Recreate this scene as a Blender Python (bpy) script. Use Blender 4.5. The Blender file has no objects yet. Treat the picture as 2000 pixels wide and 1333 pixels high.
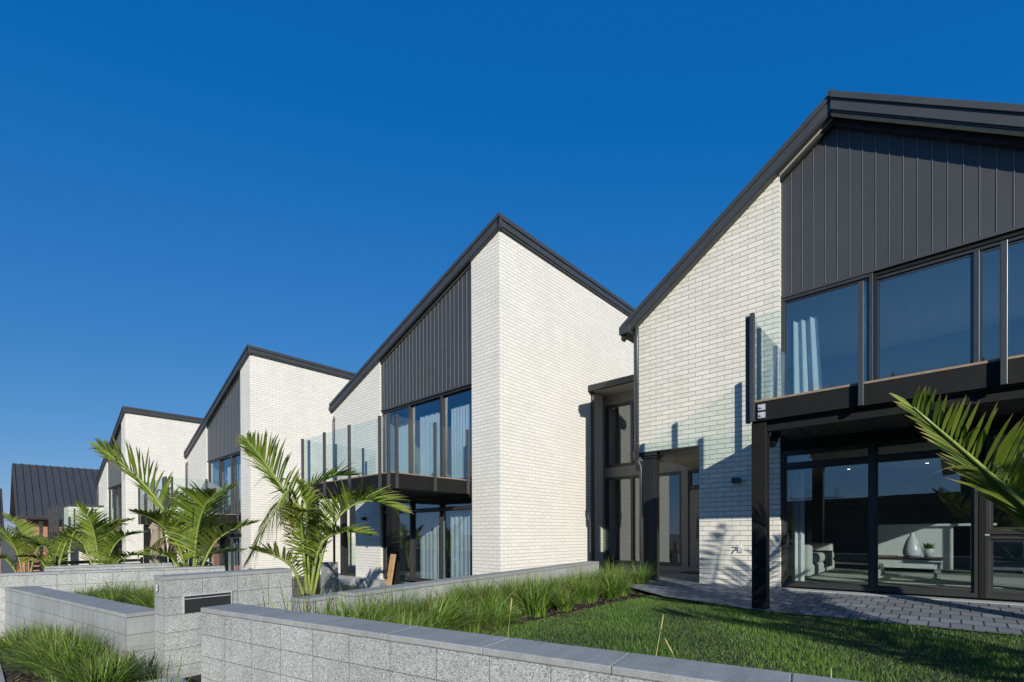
import bpy, math, random
from mathutils import Vector, Matrix
random.seed(7)
S=bpy.context.scene; COL=S.collection
R=math.radians
# ------------------------------------------------------------------ camera
H=1.05
cam=bpy.data.cameras.new('camera'); co=bpy.data.objects.new('camera',cam); COL.objects.link(co)
yaw,pit,rol=R(42.1234),R(-0.28764),R(-0.20056)
fwd=Vector((-math.sin(yaw)*math.cos(pit),math.cos(yaw)*math.cos(pit),math.sin(pit)))
rt=Vector((math.cos(yaw),math.sin(yaw),0)); up=rt.cross(fwd)
r2=rt*math.cos(rol)+up*math.sin(rol); u2=-rt*math.sin(rol)+up*math.cos(rol)
m=Matrix((r2,u2,-fwd)).transposed().to_4x4(); m.translation=Vector((0,0,H)); co.matrix_world=m
cam.sensor_width=36; cam.lens=36*946.776/2000; cam.shift_y=(1048.133-666.5)/2000
cam.clip_start=.05; cam.clip_end=3000; S.camera=co
# ------------------------------------------------------------------ light
SD=Vector((1.33,-1.0,0.60)).normalized()            # towards the sun
el=math.asin(SD.z); az=math.atan2(SD.x,SD.y)
w=bpy.data.worlds.new('World'); S.world=w; w.use_nodes=True; nt=w.node_tree; nt.nodes.clear()
sky=nt.nodes.new('ShaderNodeTexSky'); sky.sky_type='NISHITA'; sky.sun_disc=False
sky.sun_elevation=el; sky.sun_rotation=az; sky.air_density=1.0; sky.dust_density=0.0; sky.ozone_density=4.0; sky.altitude=0
bg=nt.nodes.new('ShaderNodeBackground'); bg.inputs['Strength'].default_value=0.10
out=nt.nodes.new('ShaderNodeOutputWorld')
# grade of the clear polarised sky: one curve per channel
sp_=nt.nodes.new('ShaderNodeSeparateColor'); cb_=nt.nodes.new('ShaderNodeCombineColor'); nt.links.new(sky.outputs[0],sp_.inputs[0])
def mth(op,a,b,clamp=False):
    n=nt.nodes.new('ShaderNodeMath'); n.operation=op; n.use_clamp=clamp
    if hasattr(a,'is_linked'): nt.links.new(a,n.inputs[0])
    else: n.inputs[0].default_value=a
    n.inputs[1].default_value=b; return n.outputs[0]
K=.1231
nt.links.new(mth('MAXIMUM',mth('MULTIPLY',mth('SUBTRACT',mth('MULTIPLY',sp_.outputs[0],K),.070),.42/K),.0035/K),cb_.inputs[0])
nt.links.new(mth('MULTIPLY',mth('POWER',mth('MULTIPLY',sp_.outputs[1],K),.646),.434/K),cb_.inputs[1])
nt.links.new(mth('MULTIPLY',mth('POWER',mth('MULTIPLY',sp_.outputs[2],K),.338),.647/K),cb_.inputs[2])
nt.links.new(cb_.outputs[0],bg.inputs[0]); nt.links.new(bg.outputs[0],out.inputs[0])
sl=bpy.data.lights.new('sun','SUN'); sl.energy=4.6; sl.angle=R(.55); sl.color=(1,.95,.86)
so=bpy.data.objects.new('sun',sl); COL.objects.link(so); so.rotation_euler=SD.to_track_quat('Z','Y').to_euler(); so.location=(20,-20,30)
S.view_settings.view_transform='Standard'; S.view_settings.look='None'; S.view_settings.exposure=.3; S.view_settings.gamma=1
S.cycles.max_bounces=10; S.cycles.transparent_max_bounces=24; S.cycles.caustics_reflective=False; S.cycles.caustics_refractive=False
try: S.cycles.use_denoising=True
except Exception: pass
# ------------------------------------------------------------------ materials
def newmat(n):
    m=bpy.data.materials.new(n); m.use_nodes=True; t=m.node_tree; t.nodes.clear()
    o=t.nodes.new('ShaderNodeOutputMaterial'); return m,t,o
def N(t,k,**kw):
    n=t.nodes.new(k)
    for a,b in kw.items():
        if a.startswith('i_'):
            key=a[2:].replace('_',' ')
            n.inputs[int(key) if key.isdigit() else key].default_value=b
        else: setattr(n,a,b)
    return n
def c4(c): return (c[0],c[1],c[2],1)
def mixc(t,f,a,b,mode='MIX'):
    m=t.nodes.new('ShaderNodeMix'); m.data_type='RGBA'; m.blend_type=mode
    for s,v in ((m.inputs[0],f),(m.inputs[6],a),(m.inputs[7],b)):
        if hasattr(v,'links') or hasattr(v,'is_linked'): t.links.new(v,s)
        else: s.default_value=v if not isinstance(v,tuple) else c4(v)
    return m.outputs[2]
def principled(t,o,**kw):
    p=t.nodes.new('ShaderNodeBsdfPrincipled')
    for a,b in kw.items():
        s=p.inputs[a.replace('_',' ')]
        if hasattr(b,'is_linked'): t.links.new(b,s)
        else: s.default_value=c4(b) if isinstance(b,tuple) else b
    t.links.new(p.outputs[0],o.inputs[0]); return p
def noise(t,scale,detail=4,rough=.55,vec=None,out=0):
    n=N(t,'ShaderNodeTexNoise'); n.inputs['Scale'].default_value=scale; n.inputs['Detail'].default_value=detail; n.inputs['Roughness'].default_value=rough
    if vec is not None: t.links.new(vec,n.inputs['Vector'])
    return n.outputs[out]
def ramp(t,src,stops):
    r=t.nodes.new('ShaderNodeValToRGB'); e=r.color_ramp.elements
    while len(e)<len(stops): e.new(.5)
    for i,(p,c) in enumerate(stops): e[i].position=p; e[i].color=c4(c)
    t.links.new(src,r.inputs[0]); return r.outputs[0]
def bump(t,h,strength,dist=.01,normal=None):
    b=t.nodes.new('ShaderNodeBump'); b.inputs['Strength'].default_value=strength; b.inputs['Distance'].default_value=dist
    t.links.new(h,b.inputs['Height'])
    if normal is not None: t.links.new(normal,b.inputs['Normal'])
    return b.outputs[0]
def UV(t): return N(t,'ShaderNodeTexCoord').outputs['UV']
def OBJ(t): return N(t,'ShaderNodeTexCoord').outputs['Object']
def brickmat(name,ca,cb,cm,bw=.3,bh=.1,mort=.005,rough=.75,var=.5,bs=.7,bd=.006,bed=None):
    m,t,o=newmat(name); uv=UV(t)
    b=N(t,'ShaderNodeTexBrick'); t.links.new(uv,b.inputs['Vector'])
    b.inputs['Scale'].default_value=1; b.inputs['Brick Width'].default_value=bw; b.inputs['Row Height'].default_value=bh
    b.inputs['Mortar Size'].default_value=mort; b.inputs['Mortar Smooth'].default_value=.25; b.inputs['Bias'].default_value=0
    b.offset=.5; b.inputs['Color1'].default_value=c4(ca); b.inputs['Color2'].default_value=c4(cb); b.inputs['Mortar'].default_value=c4(cm)
    n1=noise(t,.7,3,.5,uv); n2=noise(t,38,4,.6,uv)
    c=mixc(t,.5,b.outputs[0],ramp(t,n1,[(.3,(.88,.88,.88)),(.7,(1,1,.98))]),'MULTIPLY')
    c=mixc(t,.35,c,ramp(t,n2,[(.3,(.78,.76,.72)),(.65,(1,1,1))]),'MULTIPLY')
    mp=N(t,'ShaderNodeMapping'); mp.inputs['Scale'].default_value=(2.6,.35,1); t.links.new(uv,mp.inputs[0]); n3=noise(t,1.0,5,.65,mp.outputs[0])
    c=mixc(t,.12,c,ramp(t,n3,[(.36,(.80,.78,.72)),(.55,(1,1,1))]),'MULTIPLY')
    vb=N(t,'ShaderNodeTexVoronoi'); vb.inputs['Scale'].default_value=3.1; t.links.new(uv,vb.inputs['Vector'])
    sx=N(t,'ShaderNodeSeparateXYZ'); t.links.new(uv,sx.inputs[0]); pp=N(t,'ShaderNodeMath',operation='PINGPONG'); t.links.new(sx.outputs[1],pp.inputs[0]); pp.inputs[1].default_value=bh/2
    bed_shade=N(t,'ShaderNodeMapRange'); t.links.new(pp.outputs[0],bed_shade.inputs['Value']); bed_shade.inputs['From Min'].default_value=mort*.9; bed_shade.inputs['From Max'].default_value=mort*1.25; bed_shade.inputs['To Min'].default_value=1; bed_shade.inputs['To Max'].default_value=0
    if bed: c=mixc(t,bed_shade.outputs[0],c,bed)  # shadow under each brick course, painted into the bed-joint colour
    inv=N(t,'ShaderNodeMath',operation='SUBTRACT'); inv.inputs[0].default_value=1; t.links.new(b.outputs[1],inv.inputs[1])
    nb=bump(t,inv.outputs[0],bs,bd)
    nb=bump(t,n2,.18,.004,nb)
    principled(t,o,Base_Color=c,Roughness=rough,Normal=nb); return m
def plain(name,col,rough=.5,metal=0,var=.15,scale=6,bs=.0,spec=.5,coord='OBJ'):
    m,t,o=newmat(name); v=OBJ(t)
    n=noise(t,scale,5,.6,v)
    c=mixc(t,1.0,col,ramp(t,n,[(.3,(1-var,)*3),(.7,(1,1,1))]),'MULTIPLY')
    kw=dict(Base_Color=c,Roughness=ramp_f(t,n,rough-.06,rough+.06),Metallic=metal)
    if bs: kw['Normal']=bump(t,n,bs,.004)
    p=principled(t,o,**kw); p.inputs['Specular IOR Level'].default_value=spec; return m
def ramp_f(t,src,a,b):
    r=N(t,'ShaderNodeMapRange'); r.inputs['To Min'].default_value=max(0,a); r.inputs['To Max'].default_value=b; t.links.new(src,r.inputs['Value']); return r.outputs[0]
def blockmat(name,light,dark,speck,smooth=False,joints=True):
    m,t,o=newmat(name); uv=UV(t)
    b=N(t,'ShaderNodeTexBrick'); t.links.new(uv,b.inputs['Vector'])
    b.inputs['Scale'].default_value=1; b.inputs['Brick Width'].default_value=.4; b.inputs['Row Height'].default_value=.2
    b.inputs['Mortar Size'].default_value=.0035 if joints else 0; b.inputs['Mortar Smooth'].default_value=.15; b.offset=0
    b.inputs['Color1'].default_value=(1,1,1,1); b.inputs['Color2'].default_value=(.93,.93,.92,1) if joints else (1,1,1,1); b.inputs['Mortar'].default_value=(.40,.41,.41,1)
    vo=N(t,'ShaderNodeTexVoronoi'); vo.inputs['Scale'].default_value=150; t.links.new(uv,vo.inputs['Vector'])
    sp=N(t,'ShaderNodeSeparateColor'); t.links.new(vo.outputs['Color'],sp.inputs[0])
    agg=ramp(t,sp.outputs[0],[(0,dark),(.18,dark),(.34,light),(.72,light),(.86,speck)])
    n1=noise(t,1.1,4,.6,uv); n2=noise(t,220,2,.5,uv)
    agg=mixc(t,.25 if not smooth else .6,agg,light)
    agg=mixc(t,.7,agg,ramp(t,n1,[(.32,(.66,.67,.66)),(.62,(1.0,1.0,.99))]),'MULTIPLY')
    mp=N(t,'ShaderNodeMapping'); mp.inputs['Scale'].default_value=(5,.6,1); t.links.new(uv,mp.inputs[0]); agg=mixc(t,.6,agg,ramp(t,noise(t,1.3,5,.7,mp.outputs[0]),[(.35,(.74,.74,.72)),(.55,(1,1,1))]),'MULTIPLY')
    c=mixc(t,1.0,agg,b.outputs[0],'MULTIPLY')
    inv=N(t,'ShaderNodeMath',operation='SUBTRACT'); inv.inputs[0].default_value=1; t.links.new(b.outputs[1],inv.inputs[1])
    nb=bump(t,inv.outputs[0],.55,.006); nb=bump(t,n2,.25,.003,nb)
    principled(t,o,Base_Color=c,Roughness=.8,Normal=nb); return m
def glassmat(name,tint,refl_ior=1.6,boost=0.0,rcol=(1,1,1),wavy=True):
    m,t,o=newmat(name)
    tr=N(t,'ShaderNodeBsdfTransparent'); tr.inputs[0].default_value=c4(tint)
    gl=N(t,'ShaderNodeBsdfGlossy'); gl.inputs['Roughness'].default_value=.003; (t.links.new(bump(t,noise(t,.9,1,.4,OBJ(t)),.06,.02),gl.inputs['Normal']) if wavy else None); gl.inputs[0].default_value=c4(rcol)
    fr=N(t,'ShaderNodeFresnel'); gm=N(t,'ShaderNodeNewGeometry'); mr=N(t,'ShaderNodeMapRange'); mr.inputs['To Min'].default_value=refl_ior; mr.inputs['To Max'].default_value=1/refl_ior
    t.links.new(gm.outputs['Backfacing'],mr.inputs['Value']); t.links.new(mr.outputs[0],fr.inputs[0])
    add=N(t,'ShaderNodeMath',operation='ADD',use_clamp=True); add.inputs[1].default_value=boost; t.links.new(fr.outputs[0],add.inputs[0])
    mx=N(t,'ShaderNodeMixShader'); t.links.new(add.outputs[0],mx.inputs[0]); t.links.new(tr.outputs[0],mx.inputs[1]); t.links.new(gl.outputs[0],mx.inputs[2])
    t.links.new(mx.outputs[0],o.inputs[0]); return m
def leafmat(name,a,b,rough=.38,trans=.3,tipc=None):
    m,t,o=newmat(name); v=OBJ(t); at=N(t,'ShaderNodeAttribute',attribute_name='var')
    n=noise(t,3.0,3,.5,v)
    c=mixc(t,at.outputs['Fac'],a,b)
    c=mixc(t,.5,c,ramp(t,n,[(.3,(.7,.72,.6)),(.7,(1.1,1.1,1.0))]),'MULTIPLY')
    if tipc:
        at2=N(t,'ShaderNodeAttribute',attribute_name='tip'); c=mixc(t,at2.outputs['Fac'],c,tipc)
    p=N(t,'ShaderNodeBsdfPrincipled'); t.links.new(c,p.inputs['Base Color']); p.inputs['Roughness'].default_value=rough
    tl=N(t,'ShaderNodeBsdfTranslucent'); t.links.new(mixc(t,1.0,c,(1.0,1.0,.45),'MULTIPLY'),tl.inputs[0])
    mx=N(t,'ShaderNodeMixShader'); mx.inputs[0].default_value=trans; t.links.new(p.outputs[0],mx.inputs[1]); t.links.new(tl.outputs[0],mx.inputs[2])
    t.links.new(mx.outputs[0],o.inputs[0]); return m
M={}
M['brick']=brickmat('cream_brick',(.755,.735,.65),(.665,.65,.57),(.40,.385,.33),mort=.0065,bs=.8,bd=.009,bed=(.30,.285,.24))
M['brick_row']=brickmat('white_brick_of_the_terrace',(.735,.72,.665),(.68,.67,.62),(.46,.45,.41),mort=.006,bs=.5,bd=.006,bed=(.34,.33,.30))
M['brick_far']=brickmat('red_brown_brick',(.50,.21,.14),(.40,.16,.11),(.32,.26,.22),bw=.23,bh=.086)
M['dark']=plain('charcoal_steel',(.026,.027,.027),.42,0,.2,3)
M['fascia']=plain('charcoal_fascia',(.052,.055,.056),.38,0,.15,2)
M['frame']=plain('dark_grey_aluminium',(.036,.036,.035),.35,0,.15,4)
M['frame2']=plain('bronze_grey_panel',(.19,.18,.155),.45,0,.15,3)
M['post']=plain('grey_aluminium_post',(.06,.062,.062),.3,.2,.1,5)
M['timber_dark']=plain('black_stained_timber',(.010,.010,.010),.7,0,.4,9,.3,.25)
M['soffit']=plain('painted_soffit',(.42,.40,.34),.7,0,.08,3)
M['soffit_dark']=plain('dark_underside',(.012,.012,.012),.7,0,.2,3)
M['deck']=plain('hardwood_decking',(.30,.22,.15),.7,0,.35,12,.2)
M['curtain']=plain('pale_curtain',(.78,.79,.80),.9,0,.08,3)
M['curtain_dim']=plain('grey_blue_sheer_curtain',(.60,.64,.68),.9,0,.1,3)
M['block']=blockmat('grey_masonry_block',(.38,.395,.385),(.14,.15,.15),(.58,.59,.57))
M['cap']=blockmat('grey_capping_block',(.32,.335,.33),(.17,.18,.18),(.35,.36,.36),True,False)
M['smooth']=blockmat('smooth_grey_block',(.31,.325,.325),(.22,.23,.23),(.35,.36,.36),True)
M['glass']=glassmat('window_glass',(.84,.88,.88),1.75,.035,(.97,.99,1))
M['glass_up']=glassmat('upper_window_glass',(.82,.88,.90),1.8,.06,(.97,.99,1))
M['bal']=glassmat('balustrade_glass',(.93,.965,.95),1.40,.0,wavy=False)
M['leaf']=leafmat('palm_leaf',(.075,.15,.016),(.29,.355,.048),.55,.34,(.34,.25,.12))
M['rachis']=plain('palm_midrib',(.26,.33,.08),.45,0,.3,14)
M['trunk']=plain('palm_trunk',(.16,.15,.06),.8,0,.5,18,.5)
M['tuft']=leafmat('tufted_grass_blade',(.038,.11,.012),(.19,.31,.038),.5,.24,(.30,.27,.10))
M['lawnblade']=leafmat('lawn_blade',(.035,.11,.009),(.15,.28,.036),.5,.22,(.30,.27,.12))
M['white']=plain('white_paint',(.72,.73,.72),.5,0,.06,3)
M['ceramic']=plain('white_ceramic',(.70,.72,.74),.3,0,.12,8)
M['linen']=plain('oatmeal_linen',(.66,.65,.60),.95,0,.12,20,.2)
M['black']=plain('black_fabric',(.012,.012,.013),.9,0,.3,10)
M['wood']=plain('dark_walnut',(.06,.035,.02),.4,0,.4,7)
M['pine']=plain('raw_pine_plank',(.50,.30,.13),.65,0,.3,9,.2)
M['carpet']=plain('grey_carpet',(.22,.22,.19),.98,0,.2,60,.3)
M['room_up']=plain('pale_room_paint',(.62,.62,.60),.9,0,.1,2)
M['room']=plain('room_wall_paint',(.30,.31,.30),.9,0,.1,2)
M['steel']=plain('brushed_steel',(.62,.62,.61),.4,.35,.1,30)
M['soil']=plain('dark_bark_mulch',(.022,.018,.014),.95,0,.7,28,1.0)
M['chip']=plain('bark_chip',(.045,.032,.022),.95,0,.5,20); M['chip2']=plain('dry_leaf_litter',(.16,.12,.07),.9,0,.4,20)
M['umb']=plain('faded_canvas',(.32,.27,.20),.9,0,.3,10,.3)
M['wicker']=plain('black_wicker',(.02,.02,.022),.6,0,.2,10)
M['greyscreen']=plain('matt_grey_board',(.20,.22,.24),.7,0,.1,4)
M['concrete']=plain('footpath_concrete',(.42,.43,.42),.85,0,.3,9,.3)
M['asphalt']=plain('street_asphalt',(.10,.10,.10),.9,0,.3,30,.4)
M['ground']=plain('bare_earth_and_grass',(.17,.16,.10),.95,0,.5,4,.5)
M['scaf']=plain('galvanised_tube',(.35,.36,.37),.4,.7,.1,6)
M['darkwall']=plain('dark_cladding_far',(.035,.037,.04),.8,0,.3,1.5)
M['orange']=plain('dry_seed_stalk',(.42,.38,.14),.7,0,.3,30)
def pavermat():
    m,t,o=newmat('charcoal_pavers'); uv=UV(t)
    b=N(t,'ShaderNodeTexBrick'); t.links.new(uv,b.inputs['Vector'])
    b.inputs['Scale'].default_value=1; b.inputs['Brick Width'].default_value=.21; b.inputs['Row Height'].default_value=.30
    b.inputs['Mortar Size'].default_value=.010; b.inputs['Mortar Smooth'].default_value=.2; b.offset=.5
    b.inputs['Color1'].default_value=(.22,.24,.26,1); b.inputs['Color2'].default_value=(.14,.155,.17,1); b.inputs['Mortar'].default_value=(.018,.018,.02,1)
    n1=noise(t,2.5,4,.6,uv); n2=noise(t,90,3,.6,uv)
    c=mixc(t,.6,b.outputs[0],ramp(t,n1,[(.3,(.7,.7,.72)),(.7,(1.1,1.1,1.1))]),'MULTIPLY')
    c=mixc(t,.4,c,ramp(t,n2,[(.3,(.7,.7,.7)),(.7,(1.2,1.2,1.2))]),'MULTIPLY')
    inv=N(t,'ShaderNodeMath',operation='SUBTRACT'); inv.inputs[0].default_value=1; t.links.new(b.outputs[1],inv.inputs[1])
    nb=bump(t,inv.outputs[0],.9,.012); nb=bump(t,n2,.2,.003,nb)
    principled(t,o,Base_Color=c,Roughness=.8,Normal=nb); return m
M['paver']=pavermat()
def cladmat(name,col,pitch):
    m,t,o=newmat(name); uv=UV(t); v=OBJ(t); n=noise(t,1.5,4,.6,v)
    c=mixc(t,1.0,col,ramp(t,n,[(.3,(.88,.88,.88)),(.7,(1.04,1.04,1.04))]),'MULTIPLY')
    principled(t,o,Base_Color=c,Roughness=.42); return m
M['rib']=plain('cladding_rib_highlight',(.19,.195,.195),.35,0,.1,3)  # paler than the boards: sun highlight on the ribs put into their colour
M['clad']=cladmat('charcoal_vertical_cladding',(.050,.053,.054),.2)
# ------------------------------------------------------------------ mesh helpers
def link(name,data,parent=None):
    o=bpy.data.objects.new(name,data); COL.objects.link(o)
    if parent is not None: o.parent=parent
    return o
class MB:
    def __init__(s): s.v=[]; s.f=[]; s.uv=[]; s.sm=[]; s.mi=[]; s.mats=[]
    def face(s,pts,uv=None,smooth=False,mi=0):
        i=len(s.v); s.v+= [tuple(p) for p in pts]; s.f.append(tuple(range(i,i+len(pts)))); s.uv.append(uv); s.sm.append(smooth); s.mi.append(mi)
    def box(s,x0,x1,y0,y1,z0,z1,mi=0):
        if x0>x1:x0,x1=x1,x0
        if y0>y1:y0,y1=y1,y0
        if z0>z1:z0,z1=z1,z0
        p=[(x0,y0,z0),(x1,y0,z0),(x1,y1,z0),(x0,y1,z0),(x0,y0,z1),(x1,y0,z1),(x1,y1,z1),(x0,y1,z1)]
        s.solid(p,[(3,2,1,0),(4,5,6,7),(0,1,5,4),(1,2,6,5),(2,3,7,6),(3,0,4,7)],mi=mi)
    def solid(s,p,faces,smooth=False,mi=0):
        i=len(s.v); s.v+=[tuple(q) for q in p]
        for f in faces: s.f.append(tuple(i+k for k in f)); s.uv.append(None); s.sm.append(smooth); s.mi.append(mi)
    def prism(s,poly,axis,a,b,mi=0):
        # poly: 2D points; axis 'Y': (x,z) extruded a..b ; 'X': (y,z) ; 'Z': (x,y)
        def mk(q,c): return {'Y':(q[0],c,q[1]),'X':(c,q[0],q[1]),'Z':(q[0],q[1],c)}[axis]
        n=len(poly); area=sum(poly[i][0]*poly[(i+1)%n][1]-poly[(i+1)%n][0]*poly[i][1] for i in range(n))
        if area<0: poly=poly[::-1]
        if a>b: a,b=b,a
        P=[mk(q,a) for q in poly]+[mk(q,b) for q in poly]
        F=[tuple(range(n))[::-1],tuple(range(n,2*n))]+[(i,(i+1)%n,n+(i+1)%n,n+i) for i in range(n)]
        if axis=='Y': F=[f[::-1] for f in F]
        s.solid(P,F,mi=mi)
    def beam(s,a,b,wx,wz,mi=0,upv=(0,0,1)):
        a=Vector(a); b=Vector(b); d=(b-a).normalized(); u=Vector(upv)
        sd=d.cross(u)
        if sd.length<1e-4: sd=d.cross(Vector((1,0,0)))
        sd.normalize(); u=sd.cross(d).normalized()
        P=[]
        for c in (a,b):
            for (i,j) in ((-1,-1),(1,-1),(1,1),(-1,1)): P.append(c+sd*i*wx/2+u*j*wz/2)
        s.solid(P,[(0,1,2,3),(7,6,5,4),(0,4,5,1),(1,5,6,2),(2,6,7,3),(3,7,4,0)],mi=mi)
    def tube(s,pts,rs,n=8,mi=0,cap=True):
        pts=[Vector(p) for p in pts]
        if not isinstance(rs,(list,tuple)): rs=[rs]*len(pts)
        rings=[]; ref=Vector((0,0,1))
        for i,p in enumerate(pts):
            d=(pts[min(i+1,len(pts)-1)]-pts[max(i-1,0)]).normalized()
            x=d.cross(ref)
            if x.length<.1: x=d.cross(Vector((1,0,0)))
            x.normalize(); y=x.cross(d).normalized()
            rings.append([p+x*math.cos(2*math.pi*k/n)*rs[i]+y*math.sin(2*math.pi*k/n)*rs[i] for k in range(n)])
        base=len(s.v)
        for r in rings: s.v+=[tuple(q) for q in r]
        for i in range(len(rings)-1):
            for k in range(n):
                s.f.append((base+i*n+k,base+(i+1)*n+k,base+(i+1)*n+(k+1)%n,base+i*n+(k+1)%n)); s.uv.append(None); s.sm.append(True); s.mi.append(mi)
        if cap:
            s.f.append(tuple(base+k for k in range(n))); s.uv.append(None); s.sm.append(False); s.mi.append(mi)
            s.f.append(tuple(base+(len(rings)-1)*n+k for k in range(n))[::-1]); s.uv.append(None); s.sm.append(False); s.mi.append(mi)
    def lathe(s,prof,cx,cy,n=24,mi=0):
        base=len(s.v)
        for r,z in prof:
            for k in range(n): s.v.append((cx+r*math.cos(2*math.pi*k/n),cy+r*math.sin(2*math.pi*k/n),z))
        for i in range(len(prof)-1):
            for k in range(n):
                s.f.append((base+i*n+k,base+i*n+(k+1)%n,base+(i+1)*n+(k+1)%n,base+(i+1)*n+k)); s.uv.append(None); s.sm.append(True); s.mi.append(mi)
    def build(s,name,mat,parent=None,attrs=None,bevel=0):
        me=bpy.data.meshes.new(name); me.from_pydata(s.v,[],s.f); me.update()
        uvl=me.uv_layers.new(name='UVMap'); data=[0.0]*(2*len(me.loops))
        for pi,pl in enumerate(me.polygons):
            n=pl.normal; ax=max(range(3),key=lambda k:abs(n[k]))
            cu=s.uv[pi]
            for li in pl.loop_indices:
                v=me.vertices[me.loops[li].vertex_index].co
                if cu is not None: u,w=cu[li-pl.loop_start]
                elif ax==0: u,w=v.y,v.z
                elif ax==1: u,w=v.x,v.z
                else: u,w=v.x,v.y
                data[2*li]=u; data[2*li+1]=w
            pl.use_smooth=s.sm[pi]; pl.material_index=s.mi[pi]
        uvl.data.foreach_set('uv',data)
        for mm in (mat if isinstance(mat,(list,tuple)) else [mat]): me.materials.append(mm)
        if attrs:
            for k,vals in attrs.items():
                a=me.attributes.new(k,'FLOAT','POINT'); a.data.foreach_set('value',vals)
        o=link(name,me,parent)
        if bevel:
            b=o.modifiers.new('bevel','BEVEL'); b.width=bevel; b.segments=2; b.limit_method='ANGLE'
        return o
def tag(o,label=None,cat=None,group=None,kind=None):
    if label: o['label']=label
    if cat: o['category']=cat
    if group: o['group']=group
    if kind: o['kind']=kind
    return o
def empty(name,loc=(0,0,0),label=None,cat=None,group=None,rz=0):
    o=link(name,None); o.location=loc; o.rotation_euler=(0,0,rz); o.empty_display_size=.3
    return tag(o,label,cat,group)
def kids(o): return [c for c in bpy.data.objects if c.parent==o]
def copy_tree(o,parent=None):
    c=o.copy(); COL.objects.link(c)
    if parent is not None: c.parent=parent
    for ch in kids(o): copy_tree(ch,c)
    return c
# ------------------------------------------------------------------ building pieces
def window(parent,x0,x1,z0,z1,y,mull=(),rail=(),fw=.055,dp=.11,glass='glass',name='window',frame='frame',recess=None):
    """frame in plane y (outer face at y), panes as sub-parts"""
    b=MB(); xs=[x0]+list(mull)+[x1]; zs=[z0]+list(rail)+[z1]
    b.box(x0,x1,y,y+dp,z0,z0+fw*1.3); b.box(x0,x1,y,y+dp,z1-fw,z1)
    b.box(x0,x0+fw,y,y+dp,z0+fw*1.3,z1-fw); b.box(x1-fw,x1,y,y+dp,z0+fw*1.3,z1-fw)
    for q in mull: b.box(q-fw*.62,q+fw*.62,y-.004,y+dp-.004,z0+fw*1.3,z1-fw)
    for i in range(len(xs)-1):
        a=xs[i]+(fw if i==0 else fw*.62); c=xs[i+1]-(fw if i==len(xs)-2 else fw*.62)
        for q in rail: b.box(a,c,y+.004,y+dp-.004,q-fw*.6,q+fw*.6)
        # sash beads
    f=b.build(name,M[frame],parent,bevel=.004)
    for i in range(len(xs)-1):
        a=xs[i]+(fw if i==0 else fw*.62); c=xs[i+1]-(fw if i==len(xs)-2 else fw*.62)
        for j in range(len(zs)-1):
            za=zs[j]+(fw*1.3 if j==0 else fw*.6); zc=zs[j+1]-(fw if j==len(zs)-2 else fw*.6)
            g=MB(); yy=y+.05+(recess[i] if recess else 0)
            g.box(a-.005,c+.005,yy,yy+.006,za-.005,zc+.005); g.build('pane',M[glass],f)
            s=MB(); w_=.035
            s.box(a,c,yy-.018,yy+.024,za,za+w_); s.box(a,c,yy-.018,yy+.024,zc-w_,zc)
            s.box(a,a+w_,yy-.018,yy+.024,za+w_,zc-w_); s.box(c-w_,c,yy-.018,yy+.024,za+w_,zc-w_)
            s.build('sash',M[frame],f)
    return f
def curtain(parent,x0,x1,z0,z1,y,mat='curtain',amp=.035,wave=.13,name='curtain',scallop=0,skew=0):
    b=MB(); n=max(8,int((x1-x0)/wave*8)); prev=None
    ph=random.random()*6
    for i in range(n+1):
        x=x0+(x1-x0)*i/n; yy=y+amp*math.sin(2*math.pi*(x-x0)/wave+ph)+.01*math.sin(x*23)
        zt=z1-scallop*abs(math.sin(math.pi*(x-x0)/wave+ph))
        xb=x+skew*(i/n)
        cur=((xb,yy,z0),(x,yy,zt))
        if prev: b.face([prev[0],cur[0],cur[1],prev[1]],smooth=True)
        prev=cur
    return b.build(name,M[mat],parent)
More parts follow.
